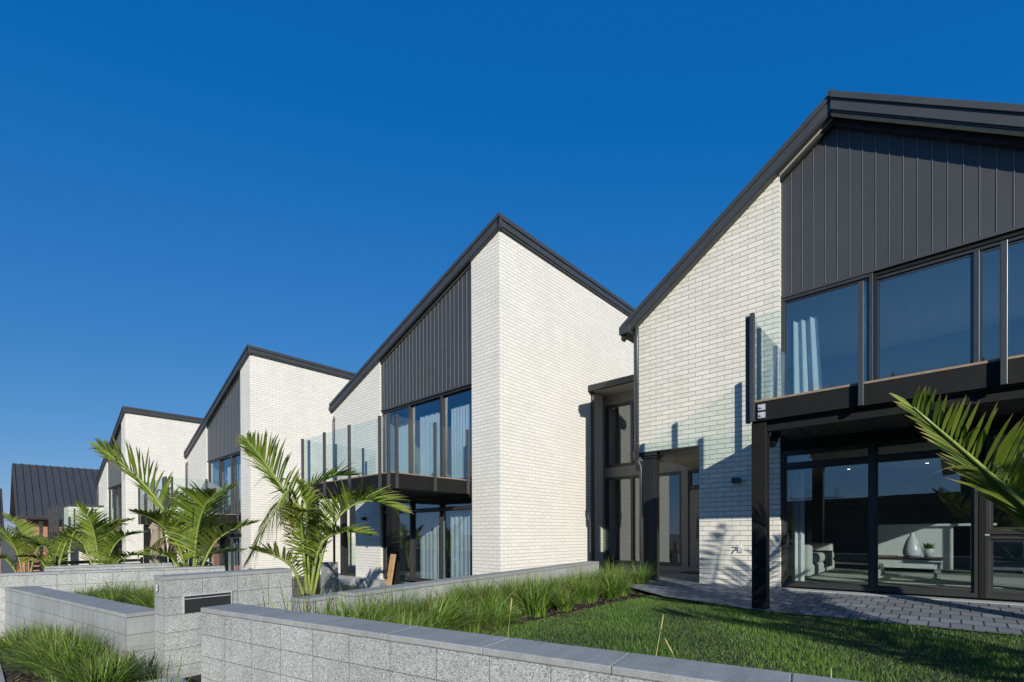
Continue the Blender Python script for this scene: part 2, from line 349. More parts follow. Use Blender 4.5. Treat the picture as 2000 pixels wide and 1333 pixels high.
def balcony(parent,x0,x1,yf,yw,z,posts_front,posts_left,posts_right,hp=1.25,fh=.30,zpb=None,railz=None):
    """deck from front yf to wall yw (yf<yw), floor top z"""
    b=MB(); n=int((x1-x0)/.14)
    k=int((yw-yf)/.095)
    for i in range(k):                       # boards running along x
        y0=yf+(yw-yf)*i/k; b.box(x0,x1,y0+.003,y0+(yw-yf)/k-.003,z-.03,z)
    b.build('decking',M['deck'],parent)
    b=MB(); b.box(x0+.012,x1-.012,yf+.012,yf+.05,z-fh,z-.032); b.box(x0+.012,x0+.05,yf+.05,yw-.01,z-fh,z-.032); b.box(x1-.05,x1-.012,yf+.05,yw-.01,z-fh,z-.032)
    b.build('edge_beam',M['timber_dark'],parent,bevel=.004)
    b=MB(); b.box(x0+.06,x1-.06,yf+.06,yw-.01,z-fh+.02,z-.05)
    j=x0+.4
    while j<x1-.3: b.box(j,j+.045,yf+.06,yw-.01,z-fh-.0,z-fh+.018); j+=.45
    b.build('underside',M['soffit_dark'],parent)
    ptop=z+hp; pbot=z-fh-.01
    def post(x,y,top=ptop):
        p=MB(); p.box(x-.03,x+.03,y-.035,y+.035,pbot,top); p.build('balustrade_post',M['post'],parent,bevel=.004)
    for px in posts_front: post(px,yf-.04)
    for py in posts_left: post(x0-.035,py)
    for py in posts_right: post(x1+.035,py)
    def pane(xa,xb,ya,yb):
        g=MB(); g.box(xa,xb,ya,yb,z+.03,z+hp-.03); g.build('glass_panel',M['bal'],parent)
    xs=sorted(posts_front)
    for a,c in zip(xs[:-1],xs[1:]):
        if c-a>.3: pane(a+.03,c-.03,yf-.01,yf+.002)
    ys=[yf]+[p for p in sorted(posts_left) if p>yf+.4]+[yw-.06]
    for a,c in zip(ys[:-1],ys[1:]):
        if c-a>.25: pane(x0+.004,x0+.016,a+.035,c-.035)
    ys=[yf]+[p for p in sorted(posts_right) if p>yf+.4]+[yw-.06]
    for a,c in zip(ys[:-1],ys[1:]):
        if c-a>.25: pane(x1-.016,x1-.004,a+.035,c-.035)
def barge(parent,a,b,y0,y1,th,name='barge_board',mat='fascia'):
    """sloping board whose top edge runs a->b in (x,z)"""
    (xa,za),(xb,zb)=a,b
    m=MB(); m.prism([(xa,za),(xb,zb),(xb,zb-th),(xa,za-th)],'Y',y0,y1)
    m.prism([(xa,za+.035),(xb,zb+.035),(xb,zb-.075),(xa,za-.075)],'Y',y0-.03,y0-.001)
    m.prism([(xa,za-th-.002),(xb,zb-th-.002),(xb,zb-th-.03),(xa,za-th-.03)],'Y',y0+.02,y1)
    return m.build(name,M[mat],parent)
def clad(parent,x0,x1,zb,ztop,y,pitch=.185,dp=.1):
    """vertical boards with grooves: one mesh"""
    b=MB(); x=x0; g=.008
    b.prism([(x0,zb),(x1,zb)]+[(q,ztop(q)) for q in ([x1]+[k for k in BREAKS if x0<k<x1]+[x0])],'Y',y+.02,y+dp)
    while x<x1-1e-3:
        xe=min(x+pitch-g,x1)
        pts=[(x,zb),(xe,zb),(xe,ztop(xe))]+[(k,ztop(k)) for k in BREAKS if x<k<xe]+[(x,ztop(x))]
        b.prism(pts,'Y',y,y+.018); b.prism([(xe-.006,zb),(xe+.003,zb),(xe+.003,ztop(xe)),(xe-.006,ztop(xe))],'Y',y-.010,y-.0005,mi=1); x+=pitch
    b.box(x0,x1,y-.03,y+.02,zb-.05,zb-.001)
    return b.build('cladding',[M['clad'],M['rib']],parent)
BREAKS=[]
def wall_light(parent,x,y,z):
    b=MB(); b.box(x-.06,x+.06,y-.03,y,z-.045,z+.05); b.box(x-.075,x+.075,y-.14,y-.03,z-.05,z+.055)
    b.build('wall_light',M['dark'],parent,bevel=.006)
def downpipe(parent,x,y,z0,z1,kick=True,mat='fascia'):
    b=MB()
    pts=[(x,y,z0),(x,y,z1-.35),(x,y,z1-.3)]
    if kick: pts+=[(x-.10,y+.10,z1-.12),(x-.10,y+.12,z1)]
    else: pts+=[(x,y,z1)]
    b.tube(pts,.045,10)
    z=z0+.6
    while z<z1-.5: b.tube([(x,y,z),(x,y,z+.03)],.053,10); z+=1.4
    b.build('downpipe',M[mat],parent)
# ------------------------------------------------------------------ terrace house module (B, C, D)
ZS=9.77; SL=.368; WID=9.0; DEP=12.0
def rake(x): return ZS+SL*x
def terrace_house():
    root=empty('terrace_house')
    b=MB()
    # side wall (faces +x) with corner
    b.box(-.2,0,0,DEP,-1.0,ZS)
    # front strip right
    b.prism([(-1.1,-1),(-.2,-1),(-.2,rake(-.2)),(-1.1,rake(-1.1))],'Y',0,.2)
    # left upper front
    b.prism([(-5.78,3.45),(-5.78,rake(-5.78)),(-WID,rake(-WID)),(-WID,3.45)],'Y',0,.2)
    # pier under
    b.box(-7.44,-5.78,0,.2,-1,3.45); b.box(-7.44,-7.24,.2,4.0,-1,3.45)
    # left side wall + back
    b.prism([(.2,3.45),(4.0,3.45),(4.0,-1),(DEP,-1),(DEP,rake(-WID)),(.2,rake(-WID))],'X',-WID,-WID+.2)
    b.prism([(-.2,-1),(-WID+.2,-1),(-WID+.2,rake(-WID+.2)),(-.2,rake(-.2))],'Y',DEP-.2,DEP)
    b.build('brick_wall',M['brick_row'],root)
    # link block to the left neighbour (entry)
    b=MB(); b.box(-12.7,-WID+.2,3.35,3.6,2.95,3.3); b.box(-12.7,-7.44,3.35,3.6,-.1,.12); b.box(-10.1,-9.9,3.35,3.6,.12,2.95)
    b.build('entry_panel',M['frame2'],root)
    b=MB(); b.box(-12.7,-WID-.002,3.35,3.6,5.55,5.8); b.build('header_panel',M['frame2'],root)
    b=MB(); b.box(-12.7,-7.44,3.0,4.2,-.5,-.101); b.build('entry_step',M['concrete'],root)
    window(root,-12.68,-10.1,3.3,5.55,3.38,mull=(-11.4,)); window(root,-9.9,-WID-.01,3.3,5.55,4.78)
    window(root,-12.68,-10.1,.12,2.95,3.38,mull=(-11.4,),rail=()); window(root,-9.9,-7.46,.12,2.95,3.38,mull=(-8.6,))
    # soffit over entry
    b=MB(); b.box(-WID+.2,-7.24,.2,3.34,3.38,3.449); b.build('entry_soffit',M['soffit'],root)
    b=MB(); b.box(-12.7,-WID-.003,2.6,DEP-2,5.85,5.97); b.box(-12.7,-WID-.003,2.48,2.6,5.80,5.98)
    for i in range(17): b.beam((-12.6+i*.21,2.65,5.985),(-12.6+i*.21,DEP-2,5.985),.05,.03)
    b.build('link_roof',M['dark'],root)
    # post at entry corner
    b=MB(); b.box(-8.62,-8.42,.02,.22,-1,3.42); b.box(-8.66,-8.38,-.02,.26,3.30,3.445); b.build('entry_post',M['dark'],root,bevel=.008)
    # roof
    b=MB(); t=.1
    b.prism([(.06,rake(.06)+.12),(-WID-.12,rake(-WID-.12)+.12),(-WID-.12,rake(-WID-.12)+.004),(.06,rake(.06)+.004)],'Y',-.06,DEP+.1)
    for i in range(20): 
        y=.4+i*.6; b.beam((.02,y,rake(.02)+.14),(-WID-.1,y,rake(-WID-.1)+.14),.04,.04)
    b.build('roof',M['fascia'],root)
    barge(root,(.12,rake(.12)+.27),(-WID-.16,rake(-WID-.16)+.27),-.1,.0-.002,.30)
    b=MB(); b.box(.002,.10,-.1,DEP+.1,ZS+.03,ZS+.29); b.box(.002,.135,-.1,DEP+.1,ZS+.20,ZS+.32); b.box(.002,.07,-.1,DEP+.1,ZS-.02,ZS+.03)
    b.build('side_fascia',M['fascia'],root,bevel=.004)
    # eave gutter low side
    b=MB(); b.box(-WID-.2,-WID-.002,-.13,DEP,rake(-WID)-.02,rake(-WID)+.12); b.build('gutter',M['fascia'],root)
    # cladding bay
    clad(root,-5.78,-1.1,5.9,lambda x: rake(x)-.14,.06)
    # soffit strip under rake above cladding
    b=MB(); b.prism([(-5.78,rake(-5.78)-.142),(-1.1,rake(-1.1)-.142),(-1.1,rake(-1.1)-.0),(-5.78,rake(-5.78)-.0)],'Y',.02,.2); b.build('soffit_trim',M['fascia'],root)
    # upper window
    window(root,-5.76,-1.11,3.1,5.84,.08,mull=(-4.2,-2.55),glass='glass_up',recess=(0,.06,.06))
    curtain(root,-5.3,-4.35,3.12,5.35,.42,'curtain_dim',scallop=.08); curtain(root,-4.1,-2.7,3.12,5.45,.42,'curtain_dim',scallop=.08); curtain(root,-2.45,-1.2,3.12,5.5,.42,'curtain_dim',scallop=.08)
    # lower doors
    window(root,-5.76,-1.11,.02,2.72,.08,mull=(-4.15,-2.62),rail=(2.32,),glass='glass_up',recess=(0,.05,.0))
    curtain(root,-4.05,-2.75,.05,2.2,.40,'curtain_dim',amp=.02,wave=.2); curtain(root,-2.5,-1.2,.05,2.2,.40,'curtain_dim',amp=.02,wave=.2)
    b=MB(); b.box(-5.76,-1.11,.07,.3,2.72,3.08); b.build('door_head_panel',M['dark'],root)
    # interior: floors, back partition
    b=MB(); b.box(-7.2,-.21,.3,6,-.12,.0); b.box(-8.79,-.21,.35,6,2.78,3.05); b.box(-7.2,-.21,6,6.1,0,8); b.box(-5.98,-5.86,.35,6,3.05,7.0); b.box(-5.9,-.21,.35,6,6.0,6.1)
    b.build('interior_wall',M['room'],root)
    # balcony
    balcony(root,-5.93,-1.18,-2.65,-.002,3.1,(-5.88,-4.48,-3.08,-1.6,-1.22),(-2.45,-1.55,-.55),(-2.5,-1.3,-.12),hp=1.42,fh=.40)
    for x in (-1.42,-5.7):
        b=MB(); b.box(x-.12,x+.12,-2.55,-2.31,-1.0,2.69); b.build('deck_post',M['timber_dark'],root,bevel=.008)
    wall_light(root,-6.75,0,2.12)
    downpipe(root,-WID+.08,-.07,-.4,6.3)
    b=MB(); b.box(-9.0,-.3,-.35,-.001,-.6,-.02); b.build('threshold_step',M['concrete'],root)
    return root
B=terrace_house()
houses=[(B,(-9.02,9.5,-.5),'white brick terrace house standing next left of the nearest gabled house, with grey curtains upstairs'),
 (None,(-21.72,7.72,-1.15),'white brick terrace house in the middle of the row, behind the tall palm fronds'),
 (None,(-34.45,5.67,-1.8),'farthest white brick terrace house of the row, smallest, beside the dark ribbed roof')]
for o,loc,lab in houses:
    if o is None: o=copy_tree(B)
    o.scale=(.9,.9,.9); o.location=(loc[0]*.9,loc[1]*.9,H+(loc[2]-H)*.9); tag(o,lab,'house','white brick terrace houses with single-pitch roofs')
# ------------------------------------------------------------------ house A (gabled)
YA=10.35; XL=-5.5; XR=2.35; AX=-1.575; AZ=8.55; SA=.70
def ra(x): return AZ-SA*abs(x-AX)
A=empty('gabled_house',(0,YA,0),'nearest house with dark-clad gable, white brick flank and long glass balcony','house')
BREAKS[:]=[AX]
b=MB(); WX=-2.43
b.prism([(XL,2.93),(WX,2.93),(WX,ra(WX)),(XL,ra(XL))],'Y',0,.22)
b.box(-3.97,WX,0,.22,-.3,2.93); b.box(-3.97,-3.75,.22,3.2,-.3,2.93)
b.prism([(.22,2.93),(3.4,2.93),(3.4,-.3),(10,-.3),(10,ra(XL)),(.22,ra(XL))],'X',XL,XL+.2)
b.box(XR-.2,XR,.3,.36,-.3,ra(XR)); b.box(XR-.2,XR,4.9,10,-.3,ra(XR)); b.box(XR-.2,XR,.36,4.9,-.3,.15); b.box(XR-.2,XR,.36,4.9,2.45,3.6); b.box(XR-.2,XR,.36,4.9,5.1,ra(XR)); b.prism([(XL+.2,-.3),(XR-.2,-.3),(XR-.2,ra(XR-.2)),(AX,AZ),(XL+.2,ra(XL+.2))],'Y',9.8,10)
b.box(-3.97,-3.75,3.2,9.8,-.3,2.93)
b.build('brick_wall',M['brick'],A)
b=MB(); b.box(-3.97,WX,-.012,-.001,-.12,.0); b.build('plinth',M['concrete'],A)
clad(A,WX,XR-.002,5.62,lambda x: ra(x)-.16,.12,pitch=.185,dp=.12)
b=MB()
b.prism([(WX,ra(WX)-.158),(AX,AZ-.158),(XR,ra(XR)-.158),(XR,ra(XR)),(AX,AZ),(WX,ra(WX))],'Y',.02,.24); b.build('soffit_trim',M['dark'],A)
# roof with overhang at the front on the right slope
b=MB()
for sgn in (-1,1):
    xe=XL-.18 if sgn<0 else XR+.25
    yf=-.12 if sgn<0 else -.098
    b.prism([(AX,AZ+.14),(xe,ra(xe)+.14),(xe,ra(xe)+.004),(AX,AZ+.004)],'Y',yf,10.2)
    for i in range(17): b.beam((AX,yf+.3+i*.6,AZ+.16),(xe,yf+.3+i*.6,ra(xe)+.16),.04,.04)
b.build('roof',M['fascia'],A)
barge(A,(AX,AZ+.25),(XL-.24,ra(XL-.24)+.25),-.16,-.003,.27)
barge(A,(XR+.3,ra(XR+.3)+.25),(AX,AZ+.25),-.20,-.10,.27)
b=MB(); b.prism([(AX,AZ-.055),(XR+.28,ra(XR+.28)-.055),(XR+.28,ra(XR+.28)-.085),(AX,AZ-.085)],'Y',-.15,-.08); b.prism([(AX,AZ-.055),(WX,ra(WX)-.055),(WX,ra(WX)-.078),(AX,AZ-.078)],'Y',-.02,.118); b.build('soffit_edge',M['soffit'],A)
b=MB(); b.prism([(AX,AZ-.02),(XR+.25,ra(XR+.25)-.02),(XR+.25,ra(XR+.25)),(AX,AZ)],'Y',-.096,.018); b.build('front_soffit',M['dark'],A)
b=MB(); b.box(AX-.05,AX+.05,-.22,10.2,AZ+.21,AZ+.295); b.build('ridge_cap',M['fascia'],A)
b=MB(); b.box(XL-.26,XL-.004,-.22,10,ra(XL)-.1,ra(XL)+.08); b.build('gutter',M['fascia'],A)
downpipe(A,XL+.12,-.07,2.5,5.85,kick=False)
b=MB(); b.tube([(XL+.06,-.06,2.95),(XL+.06,-.06,2.8),(XL+.2,-.07,2.62),(XL+.22,-.07,2.5),(XL+.22,-.07,.0)],.045,10); b.build('downpipe',M['fascia'],A)
# entry post with capital
b=MB(); b.box(-5.31,-5.03,.07,.35,-.3,2.78); b.box(-5.38,-4.96,.01,.42,2.83,2.925); b.box(-5.345,-4.995,.035,.385,2.78,2.83); b.build('entry_post',M['dark'],A,bevel=.01)
b=MB(); b.box(XL+.2,-3.75,.22,3.4,2.86,2.929); b.build('entry_soffit',M['soffit'],A)
# upper windows
f1=window(A,WX+.002,-1.0,3.08,5.56,.10,glass='glass_up')
f2=window(A,-1.0+.002,XR-.005,3.08,5.50,.16,mull=(.30,1.35),glass='glass_up')
b=MB(); b.box(-1.0,XR-.005,.135,.27,5.5,5.58); b.box(-.998,-.94,.10,.158,3.08,5.5); b.build('window_head',M['timber_dark'],A)
curtain(A,-2.36,-1.9,3.1,5.25,.55,'curtain',amp=.03,wave=.14,skew=.12)
# lower windows
window(A,WX+.002,.33,.03,2.62,.10,mull=(-1.0,),rail=(2.33,),glass='glass')
window(A,.40,XR-.005,1.02,2.62,.10,glass='glass'); window(A,.40,XR-.005,.03,1.0,.10,glass='glass')
b=MB(); b.box(.332,.398,.09,.24,.03,2.62); b.box(WX+.002,XR-.005,.09,.3,2.63,3.07); b.build('lintel_panel',M['timber_dark'],A)
b=MB(); b.box(WX,XR+.1,-.18,.09,-.3,.0); b.build('door_sill',M['concrete'],A)
for z0_,z1_ in ((.15,2.45),(3.6,5.1)):  # side windows; the unseen upper one is added to lighten the upstairs room
    b=MB(); x_=XR-.12
    for y0_,y1_ in ((.36,.42),(4.84,4.9),(2.87,2.93)): b.box(x_,x_+.06,y0_,y1_,z0_+.06,z1_-.06)
    b.box(x_,x_+.06,.36,4.9,z0_,z0_+.06); b.box(x_,x_+.06,.36,4.9,z1_-.06,z1_)
    f_=b.build('window',M['frame'],A)
    for y0_,y1_ in ((.425,2.865),(2.935,4.835)):
        g=MB(); g.box(x_+.025,x_+.031,y0_,y1_,z0_+.065,z1_-.065); g.build('pane',M['glass'],f_)
balcony(A,-2.32,2.4,-2.25,-.002,3.1,(-2.27,-.90,.46,1.8),(-2.21,-1.62,-.62),(-2.2,-1.2),hp=1.34,fh=.32)
for z in (2.98,2.86):
    b=MB(); b.box(-2.20,-2.10,-2.262,-2.24,z-.045,z+.045); b.tube([(-2.15,-2.262,z),(-2.15,-2.285,z)],.018,8); b.build('bolt_plate',M['steel'],A)
b=MB(); b.box(-2.315,-2.105,-2.19,-1.98,-.4,2.775); b.build('deck_post',M['timber_dark'],A,bevel=.01)
b=MB(); b.box(1.9,2.14,-2.19,-1.95,-.4,2.775); b.build('deck_post',M['timber_dark'],A,bevel=.01)
b=MB(); b.beam((-2.1,-2.07,2.70),(2.1,-2.07,2.70),.12,.15); b.beam((-2.1,-1.9,2.45),(-2.1,-1.5,2.77),.1,.1); b.build('deck_bearer',M['timber_dark'],A)
wall_light(A,-3.2,0,2.11)
# tap on the pier
b=MB(); b.box(-3.19,-3.10,-.02,0,.66,.76); b.tube([(-3.145,-.01,.74),(-3.145,-.10,.75),(-3.145,-.13,.70)],.012,8); b.tube([(-3.21,-.07,.80),(-3.08,-.07,.80)],.010,8); b.tube([(-3.145,-.07,.75),(-3.145,-.07,.80)],.008,6)
b.build('garden_tap',M['steel'],A)
# entry link between A and B (belongs to A)
Y0=2.9; XB=-8.12
b=MB()
b.box(XB+.002,XB+.07,Y0,Y0+.25,.12,5.35)
b.box(XB+.07,-3.98,Y0,Y0+.2,2.80,3.10); b.box(-6.68,-6.48,Y0,Y0+.2,.12,2.80)
b.box(XB+.002,-3.98,Y0-.02,Y0+.2,-.1,.118); b.box(-5.58,-5.40,Y0,Y0+.2,.12,2.80); b.box(-4.55,-3.98,Y0,Y0+.2,.12,2.80)
b.build('entry_panel',M['frame2'],A)
b=MB(); b.box(XB+.072,XL-.002,Y0,Y0+.2,5.05,5.35); b.build('header_panel',M['frame2'],A)
window(A,XB+.075,XL-.01,3.10,5.05,Y0+.03,mull=(-7.12,-6.3)); window(A,XB+.075,-6.68,.12,2.80,Y0+.03,mull=(-7.12,))
window(A,-6.48,-5.58,.12,2.80,Y0+.03)
b=MB(); b.box(-5.39,-4.56,Y0+.04,Y0+.09,.12,2.25); b.box(-5.2,-5.16,Y0+.01,Y0+.04,.9,1.5); b.build('front_door',M['frame2'],A)
window(A,-5.40,-4.55,2.28,2.80,Y0+.03)
b=MB(); b.box(XB+.01,XL-.006,Y0-.74,Y0+4,5.40,5.49)
for i in range(13): b.beam((XB+.08+i*.2,Y0-.78,5.51),(XB+.08+i*.2,Y0+4,5.51),.07,.05)
b.box(XB+.005,XL-.006,Y0-.84,Y0-.74,5.34,5.52); b.build('link_roof',M['dark'],A)
b=MB(); b.box(XB+.01,XL-.006,Y0-.735,Y0,5.352,5.398); b.build('link_soffit',M['soffit'],A)
downpipe(A,XB+.06,Y0-.66,-.1,5.4,kick=False)
b=MB(); b.box(XB+.01,-3.99,5.9,6.0,-.1,6.2); b.build('hall_wall',M['soffit'],A)
# interior shell
b=MB(); b.box(-3.74,XR-.22,.3,9.7,-.12,.10); b.build('interior_floor',M['carpet'],A)
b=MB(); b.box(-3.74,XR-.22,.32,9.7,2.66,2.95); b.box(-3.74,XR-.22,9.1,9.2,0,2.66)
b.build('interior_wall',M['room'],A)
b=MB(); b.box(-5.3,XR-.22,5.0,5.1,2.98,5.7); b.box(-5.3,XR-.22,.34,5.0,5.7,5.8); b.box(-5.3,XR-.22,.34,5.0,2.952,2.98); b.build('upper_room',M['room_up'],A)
# ------------------------------------------------------------------ furniture behind the glass of A
def at(o,x,y,z=0): o.location=(x,y,z); return o
t=empty('sofa',(-3.05,11.0,.10),'oatmeal linen sofa with dark throw, standing inside behind the left glass door','sofa'); t.scale=(1.12,1.12,1.12)
b=MB(); b.box(0,.95,0,2.1,.10,.30); b.build('base',M['linen'],t,bevel=.04)
for k in (0,1):
    b=MB(); b.box(.22,.97,.16+k*.9,1.04+k*.9,.30,.48); b.build('seat_cushion',M['linen'],t,bevel=.06)
for k in (0,1):
    b=MB(); y=(-.06,1.94)[k]; b.box(0,.92,y,y+.2,.08,.64); b.build('arm',M['linen'],t,bevel=.05)
b=MB(); b.box(-.02,.24,.14,1.94,.3,.86); b.build('backrest',M['linen'],t,bevel=.07)
b=MB(); b.box(.26,.42,.25,.72,.47,.88); b.build('cushion',M['white'],t,bevel=.07)
b=MB(); b.box(-.03,.30,.8,1.5,.4,.89); b.box(.28,.99,.9,1.5,.485,.50); b.box(.985,1.0,.9,1.5,.2,.50); b.build('throw',M['black'],t,bevel=.03)
t=empty('coffee_table',(-1.25,12.7,.10),'white coffee table with crossed legs and dark top, inside behind the glass','coffee table')
b=MB(); b.box(0,1.15,0,.75,.40,.44); b.build('tabletop',M['wood'],t,bevel=.006)
b=MB(); b.box(.03,1.12,.03,.72,.32,.399); b.build('apron',M['white'],t)
for x in (.12,1.03):
    b=MB(); b.beam((x,.06,.02),(x,.69,.32),.05,.05); b.beam((x+.051,.06,.32),(x+.051,.69,.02),.05,.05); b.box(x-.03,x+.08,.03,.72,0,.03); b.build('leg',M['white'],t)
o=MB(); o.lathe([(0,.545),(.14,.545),(.16,.60),(.155,.70),(.11,.86),(.055,.97),(.035,1.0),(.05,1.03),(.03,1.04)],-.60,13.30,28)
tag(o.build('ceramic_vase',M['ceramic']),'tall white bottle-shaped ceramic vase on the coffee table','vase')
t=empty('potted_plant',(-.34,13.3,.545),'small green plant in a white pot beside the vase','pot plant')
b=MB(); b.lathe([(0,0),(.07,0),(.10,.16),(.095,.17),(.085,.15),(0,.15)],0,0,20); b.build('pot',M['ceramic'],t)
b=MB()
for k in range(70):
    a=random.random()*6.28; r=.05+random.random()*.16; h=.15+random.random()*.15
    p0=Vector((0.02*math.cos(a),.02*math.sin(a),.14)); p1=Vector((r*math.cos(a),r*math.sin(a),h)); sd=Vector((-math.sin(a),math.cos(a),0))*.012
    mid=(p0+p1)/2+Vector((0,0,.05)); b.face([p0-sd*.3,mid-sd,p1,mid+sd])
b.build('foliage',M['tuft'],t,attrs={'var':[.5]*len(b.v),'tip':[0]*len(b.v)})
b=MB(); b.box(-1.2,-.83,12.8,13.25,.543,.562)
tag(b.build('wooden_tray',M['pine']),'thin wooden tray lying on the coffee table','tray')
t=empty('kitchen_island',(-1.45,15.0,.10),'white kitchen island with a pale top, deep inside the nearest house','kitchen island')
b=MB(); b.box(0,1.5,0,.7,.1,1.10); b.build('body',M['white'],t); b=MB(); b.box(-.05,2.2,-.1,.85,1.10,1.15); b.build('benchtop',M['white'],t); b=MB(); b.box(1.8,2.1,.1,.6,.1,1.10); b.build('end_panel',M['white'],t)
b=MB(); b.box(-2.2,1.2,11.6,14.4,.102,.114); tag(b.build('floor_rug',M['linen']),'pale woven rug under the coffee table','rug')
t=empty('armchair',(.42,11.2,.10),'dark timber armchair with grey cushions, behind the lower right pane','armchair')
b=MB(); b.box(0,.75,0,.75,.32,.46); b.box(.0,.75,.6,.75,.46,.85); b.build('cushion',M['greyscreen'],t,bevel=.04)
for x in (-.06,.78):
    b=MB(); b.beam((x,.02,0),(x,.05,.6),.05,.05); b.beam((x,.75,0),(x,.72,.6),.05,.05); b.beam((x,-.02,.62),(x,.8,.62),.06,.04); b.build('arm_frame',M['wood'],t)
# downstairs curtain (thing hanging from the house: a part)
curtain(A,-2.33,-2.12,.06,2.3,.5,'curtain',amp=.03,wave=.10)
m_,t_,o_=newmat('lamp_glow'); e_=N(t_,'ShaderNodeEmission'); e_.inputs[0].default_value=(1,.9,.75,1); e_.inputs[1].default_value=6; t_.links.new(e_.outputs[0],o_.inputs[0]); M['glow']=m_
for x_,y_ in ((-1.9,.9),(-1.9,2.6),(-.4,2.6),(-.4,4.4),(-1.9,4.4),(1.0,2.6)):
    b=MB(); b.tube([(x_,y_,2.659),(x_,y_,2.652)],.045,12); d_=b.build('downlight',M['white'],A); b=MB(); b.tube([(x_,y_,2.651),(x_,y_,2.648)],.03,12); b.build('lamp',M['glow'],d_)
# doormat
b=MB(); b.box(-5.35,-4.65,12.6,13.05,.003,.02); tag(b.build('doormat',M['wood']),'dark doormat lying on the pavers before the entry door','doormat')
# ------------------------------------------------------------------ setting: ground
def sheet(name,poly,z,mat,zf=None,kind='structure',label=None):
    b=MB(); b.face([(x,y,(zf(x,y) if zf else z)) for x,y in poly]); return tag(b.build(name,M[mat]),label,kind=kind)
def street_z(x): 
    if x>-6.5: return -.58
    if x<-40: return -2.3
    return -.58-(-6.5-x)*(1.72/33.5)
b=MB(); xs=[-1500,-200,-60]+[-40+i*1.5 for i in range(0,30)]+[6,30,200,1500]; ys=[-1500,-200,-40,-8,0,3,8,14,40,200,1500]
for i in range(len(xs)-1):
    for j in range(len(ys)-1):
        b.face([(xs[i],ys[j],street_z(xs[i])-.03),(xs[i+1],ys[j],street_z(xs[i+1])-.03),(xs[i+1],ys[j+1],street_z(xs[i+1])-.03),(xs[i],ys[j+1],street_z(xs[i])-.03)])
tag(b.build('ground',M['ground']),kind='structure')
def strip(name,mat,y0,y1,dz):
    b=MB()
    for i in range(len(xs)-1):
        if xs[i]<-100 or xs[i]>40: continue
        b.face([(xs[i],y0,street_z(xs[i])+dz),(xs[i+1],y0,street_z(xs[i+1])+dz),(xs[i+1],y1,street_z(xs[i+1])+dz),(xs[i],y1,street_z(xs[i])+dz)])
    tag(b.build(name,M[mat]),kind='structure')
strip('footpath','concrete',-1.6,.22,.0); strip('road','asphalt',-11,-3.2,-.02)
strip('soil_bed','soil',.22,1.9,-.012)
# yard A
LZ=-.14
def solid_yard(name,poly,z,mat,depth=.7):
    b=MB(); b.prism(poly,'Z',z-depth,z); return tag(b.build(name,M[mat]),kind='structure')
solid_yard('garden_bed',[(-5.3,1.8),(-4.15,2.02),(-4.35,9.2),(-5.0,9.4),(-6.6,9.4)],LZ-.03,'soil',.4)
solid_yard('lawn_soil',[(-4.145,2.03),(.2,2.75),(8,4.2),(8,8.06),(-2.0,8.06),(-3.9,8.5),(-4.34,9.2)],LZ-.02,'soil',.4)
b=MB()
pv=[(-9.0,14.1),(-9.0,9.4),(-5.0,9.2),(-3.9,8.5),(-2.1,8.05),(8,8.05),(8,10.15),(-3.97,10.15),(-3.97,14.1)]
def pz(x,y): return -.135+min(1,max(0,(y-8.05)/2.2))*.125
# paving as a sloped strip plus entry court
def quad(*p): b.face([(x,y,pz(x,y)) for x,y in p])
quad((-2.1,8.05),(8,8.05),(8,10.25),(-2.1,10.25)); quad((-3.9,8.5),(-2.1,8.05),(-2.1,10.25),(-3.9,10.25)); quad((-5.0,9.2),(-3.9,8.5),(-3.9,10.25),(-5.0,10.25)); quad((-7.4,9.6),(-5.0,9.2),(-5.0,10.25),(-7.4,10.25)); quad((-8.1,10.25),(-3.9,10.25),(-3.9,13.3),(-8.1,13.3))
tag(b.build('paving',M['paver']),kind='structure')
# neighbour yards
solid_yard('neighbour_yard',[(-12.2,2.0),(-6.9,2.0),(-7.3,12.2),(-20,12.2),(-20,5)],-.62,'ground',.5)
# ------------------------------------------------------------------ block walls
def wall_run(name,pts,z0,z1,th,label,cap=.045,mats=('block','cap'),group=None):
    """pts: two (x,y) along the front face; thickness goes to the left of the direction"""
    a=Vector((pts[0][0],pts[0][1],0)); c=Vector((pts[1][0],pts[1][1],0)); d=c-a; L=d.length; ang=math.atan2(d.y,d.x)
    root=empty(name,(a.x,a.y,0),label,'wall',group,rz=ang)
    b=MB(); b.box(0,L,0,th,z0,z1-cap); o=b.build('block_courses',M[mats[0]],root); 
    # align courses to the top
    uvl=o.data.uv_layers[0]; 
    for l in uvl.data: l.uv[1]-= (z1-cap)%.2
    b=MB(); n=max(1,round(L/.8))
    for i in range(n): b.box(i*L/n+.002,(i+1)*L/n-.002,-.004,th+.004,z1-cap+.002,z1)
    b.build('capping',M[mats[1]],root,bevel=.006)
    return root
wall_run('block_wall',[(-5.14,1.39),(8.0,3.99)],-.62,.38,.32,'low grey block wall in the foreground, running to the lower right corner in front of the lawn')
wall_run('block_wall',[(-12.38,.338),(-7.01,1.15)],-1.1,.145,.36,'low smooth grey block wall at the lower left, running off the left edge of the photo',mats=('smooth','cap'))
wall_run('block_wall',[(-5.06,2.9),(-6.30,10.1)],-.62,.38,.28,'long grey block wall dividing the lawn garden from the neighbouring yard, behind the grass row')
wall_run('block_wall',[(-5.36,2.45),(-6.82,10.75)],-.62,.33,.24,'second grey block wall close behind the long dividing wall, nearer the neighbour')
wall_run('block_wall',[(-31,-2.45),(-12.72,.29)],-2.0,.145,.3,'grey block wall continuing along the street beyond the left edge of the photo')
wall_run('block_wall',[(-12.42,.22),(-11.6,3.6)],-1.1,.38,.28,'pale grey block wall between the palms and the left grass bed')
wall_run('block_wall',[(-13.2,.9),(-12.5,3.6)],-1.1,.44,.24,'grey block wall just behind the left dividing wall, with a stepped top')
